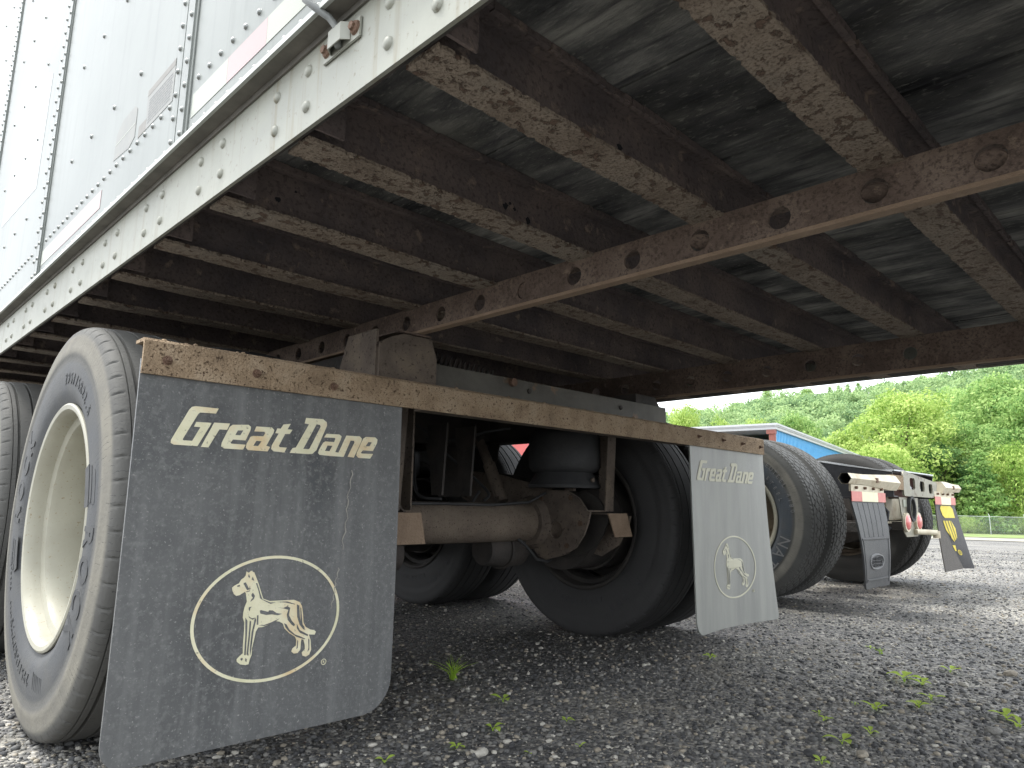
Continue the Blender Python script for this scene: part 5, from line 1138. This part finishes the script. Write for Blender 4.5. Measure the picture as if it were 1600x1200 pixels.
# ---------------------------------------------------------------- weeds
def leaf(b, base, dirv, L_, W_, droop, m=0):
    d = Vector(dirv).normalized(); side = d.cross(Vector((0, 0, 1))).normalized(); pts = []
    prof = (0, .55, .95, 1, .7, .05); n = len(prof); V = []
    for i, w_ in enumerate(prof):
        t = i / (n - 1); c = Vector(base) + d * L_ * t + Vector((0, 0, L_ * (.55 * t - droop * t * t)))
        V += [c - side * W_ * w_ / 2 + Vector((0, 0, W_ * .12 * w_)), c, c + side * W_ * w_ / 2 + Vector((0, 0, W_ * .12 * w_))]
    F = []
    for i in range(n - 1):
        a = i * 3; F += [(a, a + 1, a + 4, a + 3), (a + 1, a + 2, a + 5, a + 4)]
    b.add(V, F, m)
def weed(u, v, s, label, kind='seed', nl=4, seed=0, group='small weeds in the gravel'):
    r = random.Random(seed + int(u)); s *= 1.08; D = FW + RT * ((u - 800) / 1090.18) + UP * ((600 - v) / 1090.18); p = CP + D * (-CP.z / D.z)
    t = thing('weed', label, 'weed', (p.x, p.y, 0), group); 
    if kind == 'grass':
        t.name = 'grass_tuft'
        for i in range(nl):
            a = r.uniform(0, 2 * pi); L_ = s * r.uniform(.5, 1.15); lean = r.uniform(.35, 1.3); pts = [(0 + r.uniform(-.01, .01), r.uniform(-.01, .01), 0)]
            for q in (1, 2, 3, 4): k = q / 4; pts.append((pts[0][0] + cos(a) * L_ * lean * k * k, pts[0][1] + sin(a) * L_ * lean * k * k, L_ * (k - .3 * lean * k * k)))
            MB().tube(pts, [.0010, .0010, .0008, .0006, .0002], 4).build('blade', MT['weed'], t)
    else:
        for i in range(nl):
            a = 2 * pi * i / nl + r.uniform(-.4, .4); b = MB(); st = Vector((cos(a) * .12 * s, sin(a) * .12 * s, .25 * s)); b.tube([(0, 0, 0), st], [.0012, .0008], 5)
            leaf(b, st, (cos(a), sin(a), 0), s * r.uniform(.6, 1.15), s * r.uniform(.4, .6), r.uniform(.2, .6)); b.build('leaf', MT['weed'], t)
weed(709, 1062, .075, 'sparse grass tuft in the shade right of the left mud flap', 'grass', 34)
weed(1413, 1066, .060, 'largest broad-leaved green weed in the gravel at lower right', nl=4)
weed(1440, 1071, .032, 'small leafy weed touching the largest one on its right', nl=5)
weed(1378, 1022, .030, 'upright little grass sprig above the largest weed', 'grass', 9)
weed(1360, 1014, .018, 'tiny sprout up and left of the grass sprig', nl=3)
weed(1485, 1051, .036, 'flat two-leaved weed right of the largest weed', nl=3)
weed(1436, 1106, .030, 'bright clump of leaves straight below the largest weed', nl=6)
weed(1455, 1094, .032, 'spreading weed with pointed leaves below right of the largest weed', nl=4)
weed(1369, 1110, .032, 'yellowish trailing weed below left of the largest weed', nl=6)
weed(1336, 1101, .014, 'tiny round-leaved sprout alone between the larger weeds', nl=3)
weed(1280, 1117, .016, 'upper of two tiny sprouts left of the trailing weed', nl=3)
weed(1291, 1127, .020, 'lower of two tiny sprouts left of the trailing weed', nl=4)
weed(1360, 1147, .022, 'small sprout above the bottom row of stones at right', nl=4)
weed(1316, 1163, .036, 'two-leaved seedling with one long stalk near the bottom edge', nl=3)
weed(1110, 1029, .030, 'low green weed just below the pale right mud flap', nl=5)
weed(1573, 1124, .034, 'loose weed among pale stones near the right edge', nl=6)
weed(1594, 1137, .030, 'weed cut by the right edge of the picture', nl=4)
weed(1284, 1194, .022, 'sprout at the bottom edge under the two-leaved seedling', nl=4)
weed(786, 1097, .034, 'tall narrow-leaved seedling below the grass tuft', nl=3)
weed(770, 1142, .030, 'flat paired-leaf seedling below the tall narrow one', nl=3)
weed(714, 1170, .020, 'tiny clover-like sprout near the left mud flap corner', nl=4)
weed(601, 1192, .022, 'small sprout at the bottom edge under the left mud flap', nl=3)
weed(828, 1179, .014, 'very small round sprout at bottom centre', nl=3)
weed(906, 1167, .013, 'very small sprout right of the bottom centre one', nl=3)
weed(885, 1128, .018, 'small sprout above the bottom centre ones', nl=4)
# a few larger stones that show singly
for i, (u, v, s, m, lb) in enumerate(((751, 1180, .016, 4, 'large whitish stone at the bottom centre'), (1506, 1072, .014, 4, 'pale flat stone right of the largest weed'), (1580, 1056, .020, 3, 'brown-topped stone at the right edge'), (1347, 1183, .016, 3, 'long tan stone at the bottom edge near the seedling'), (1268, 1182, .016, 0, 'dark rounded stone left of the long tan stone'), (1552, 1146, .018, 2, 'grey flat stone in the pale patch at lower right'))):
    D = FW + RT * ((u - 800) / 1090.18) + UP * ((600 - v) / 1090.18); p = CP + D * (-CP.z / D.z); bm = bmesh.new(); bmesh.ops.create_icosphere(bm, subdivisions=2, radius=s); r = random.Random(i)
    for vv in bm.verts: vv.co = Vector((vv.co.x * 1.25, vv.co.y * .85, vv.co.z * .6)) * (1 + r.uniform(-.12, .12))
    me = bpy.data.meshes.new('stone'); bm.to_mesh(me); bm.free(); me.materials.append(SM[m]); o = link('stone', me, None, (p.x, p.y, s * .35)); o.rotation_euler = (0, 0, i * 1.1); tag(o, lb, 'stone', 'larger stones in the gravel')
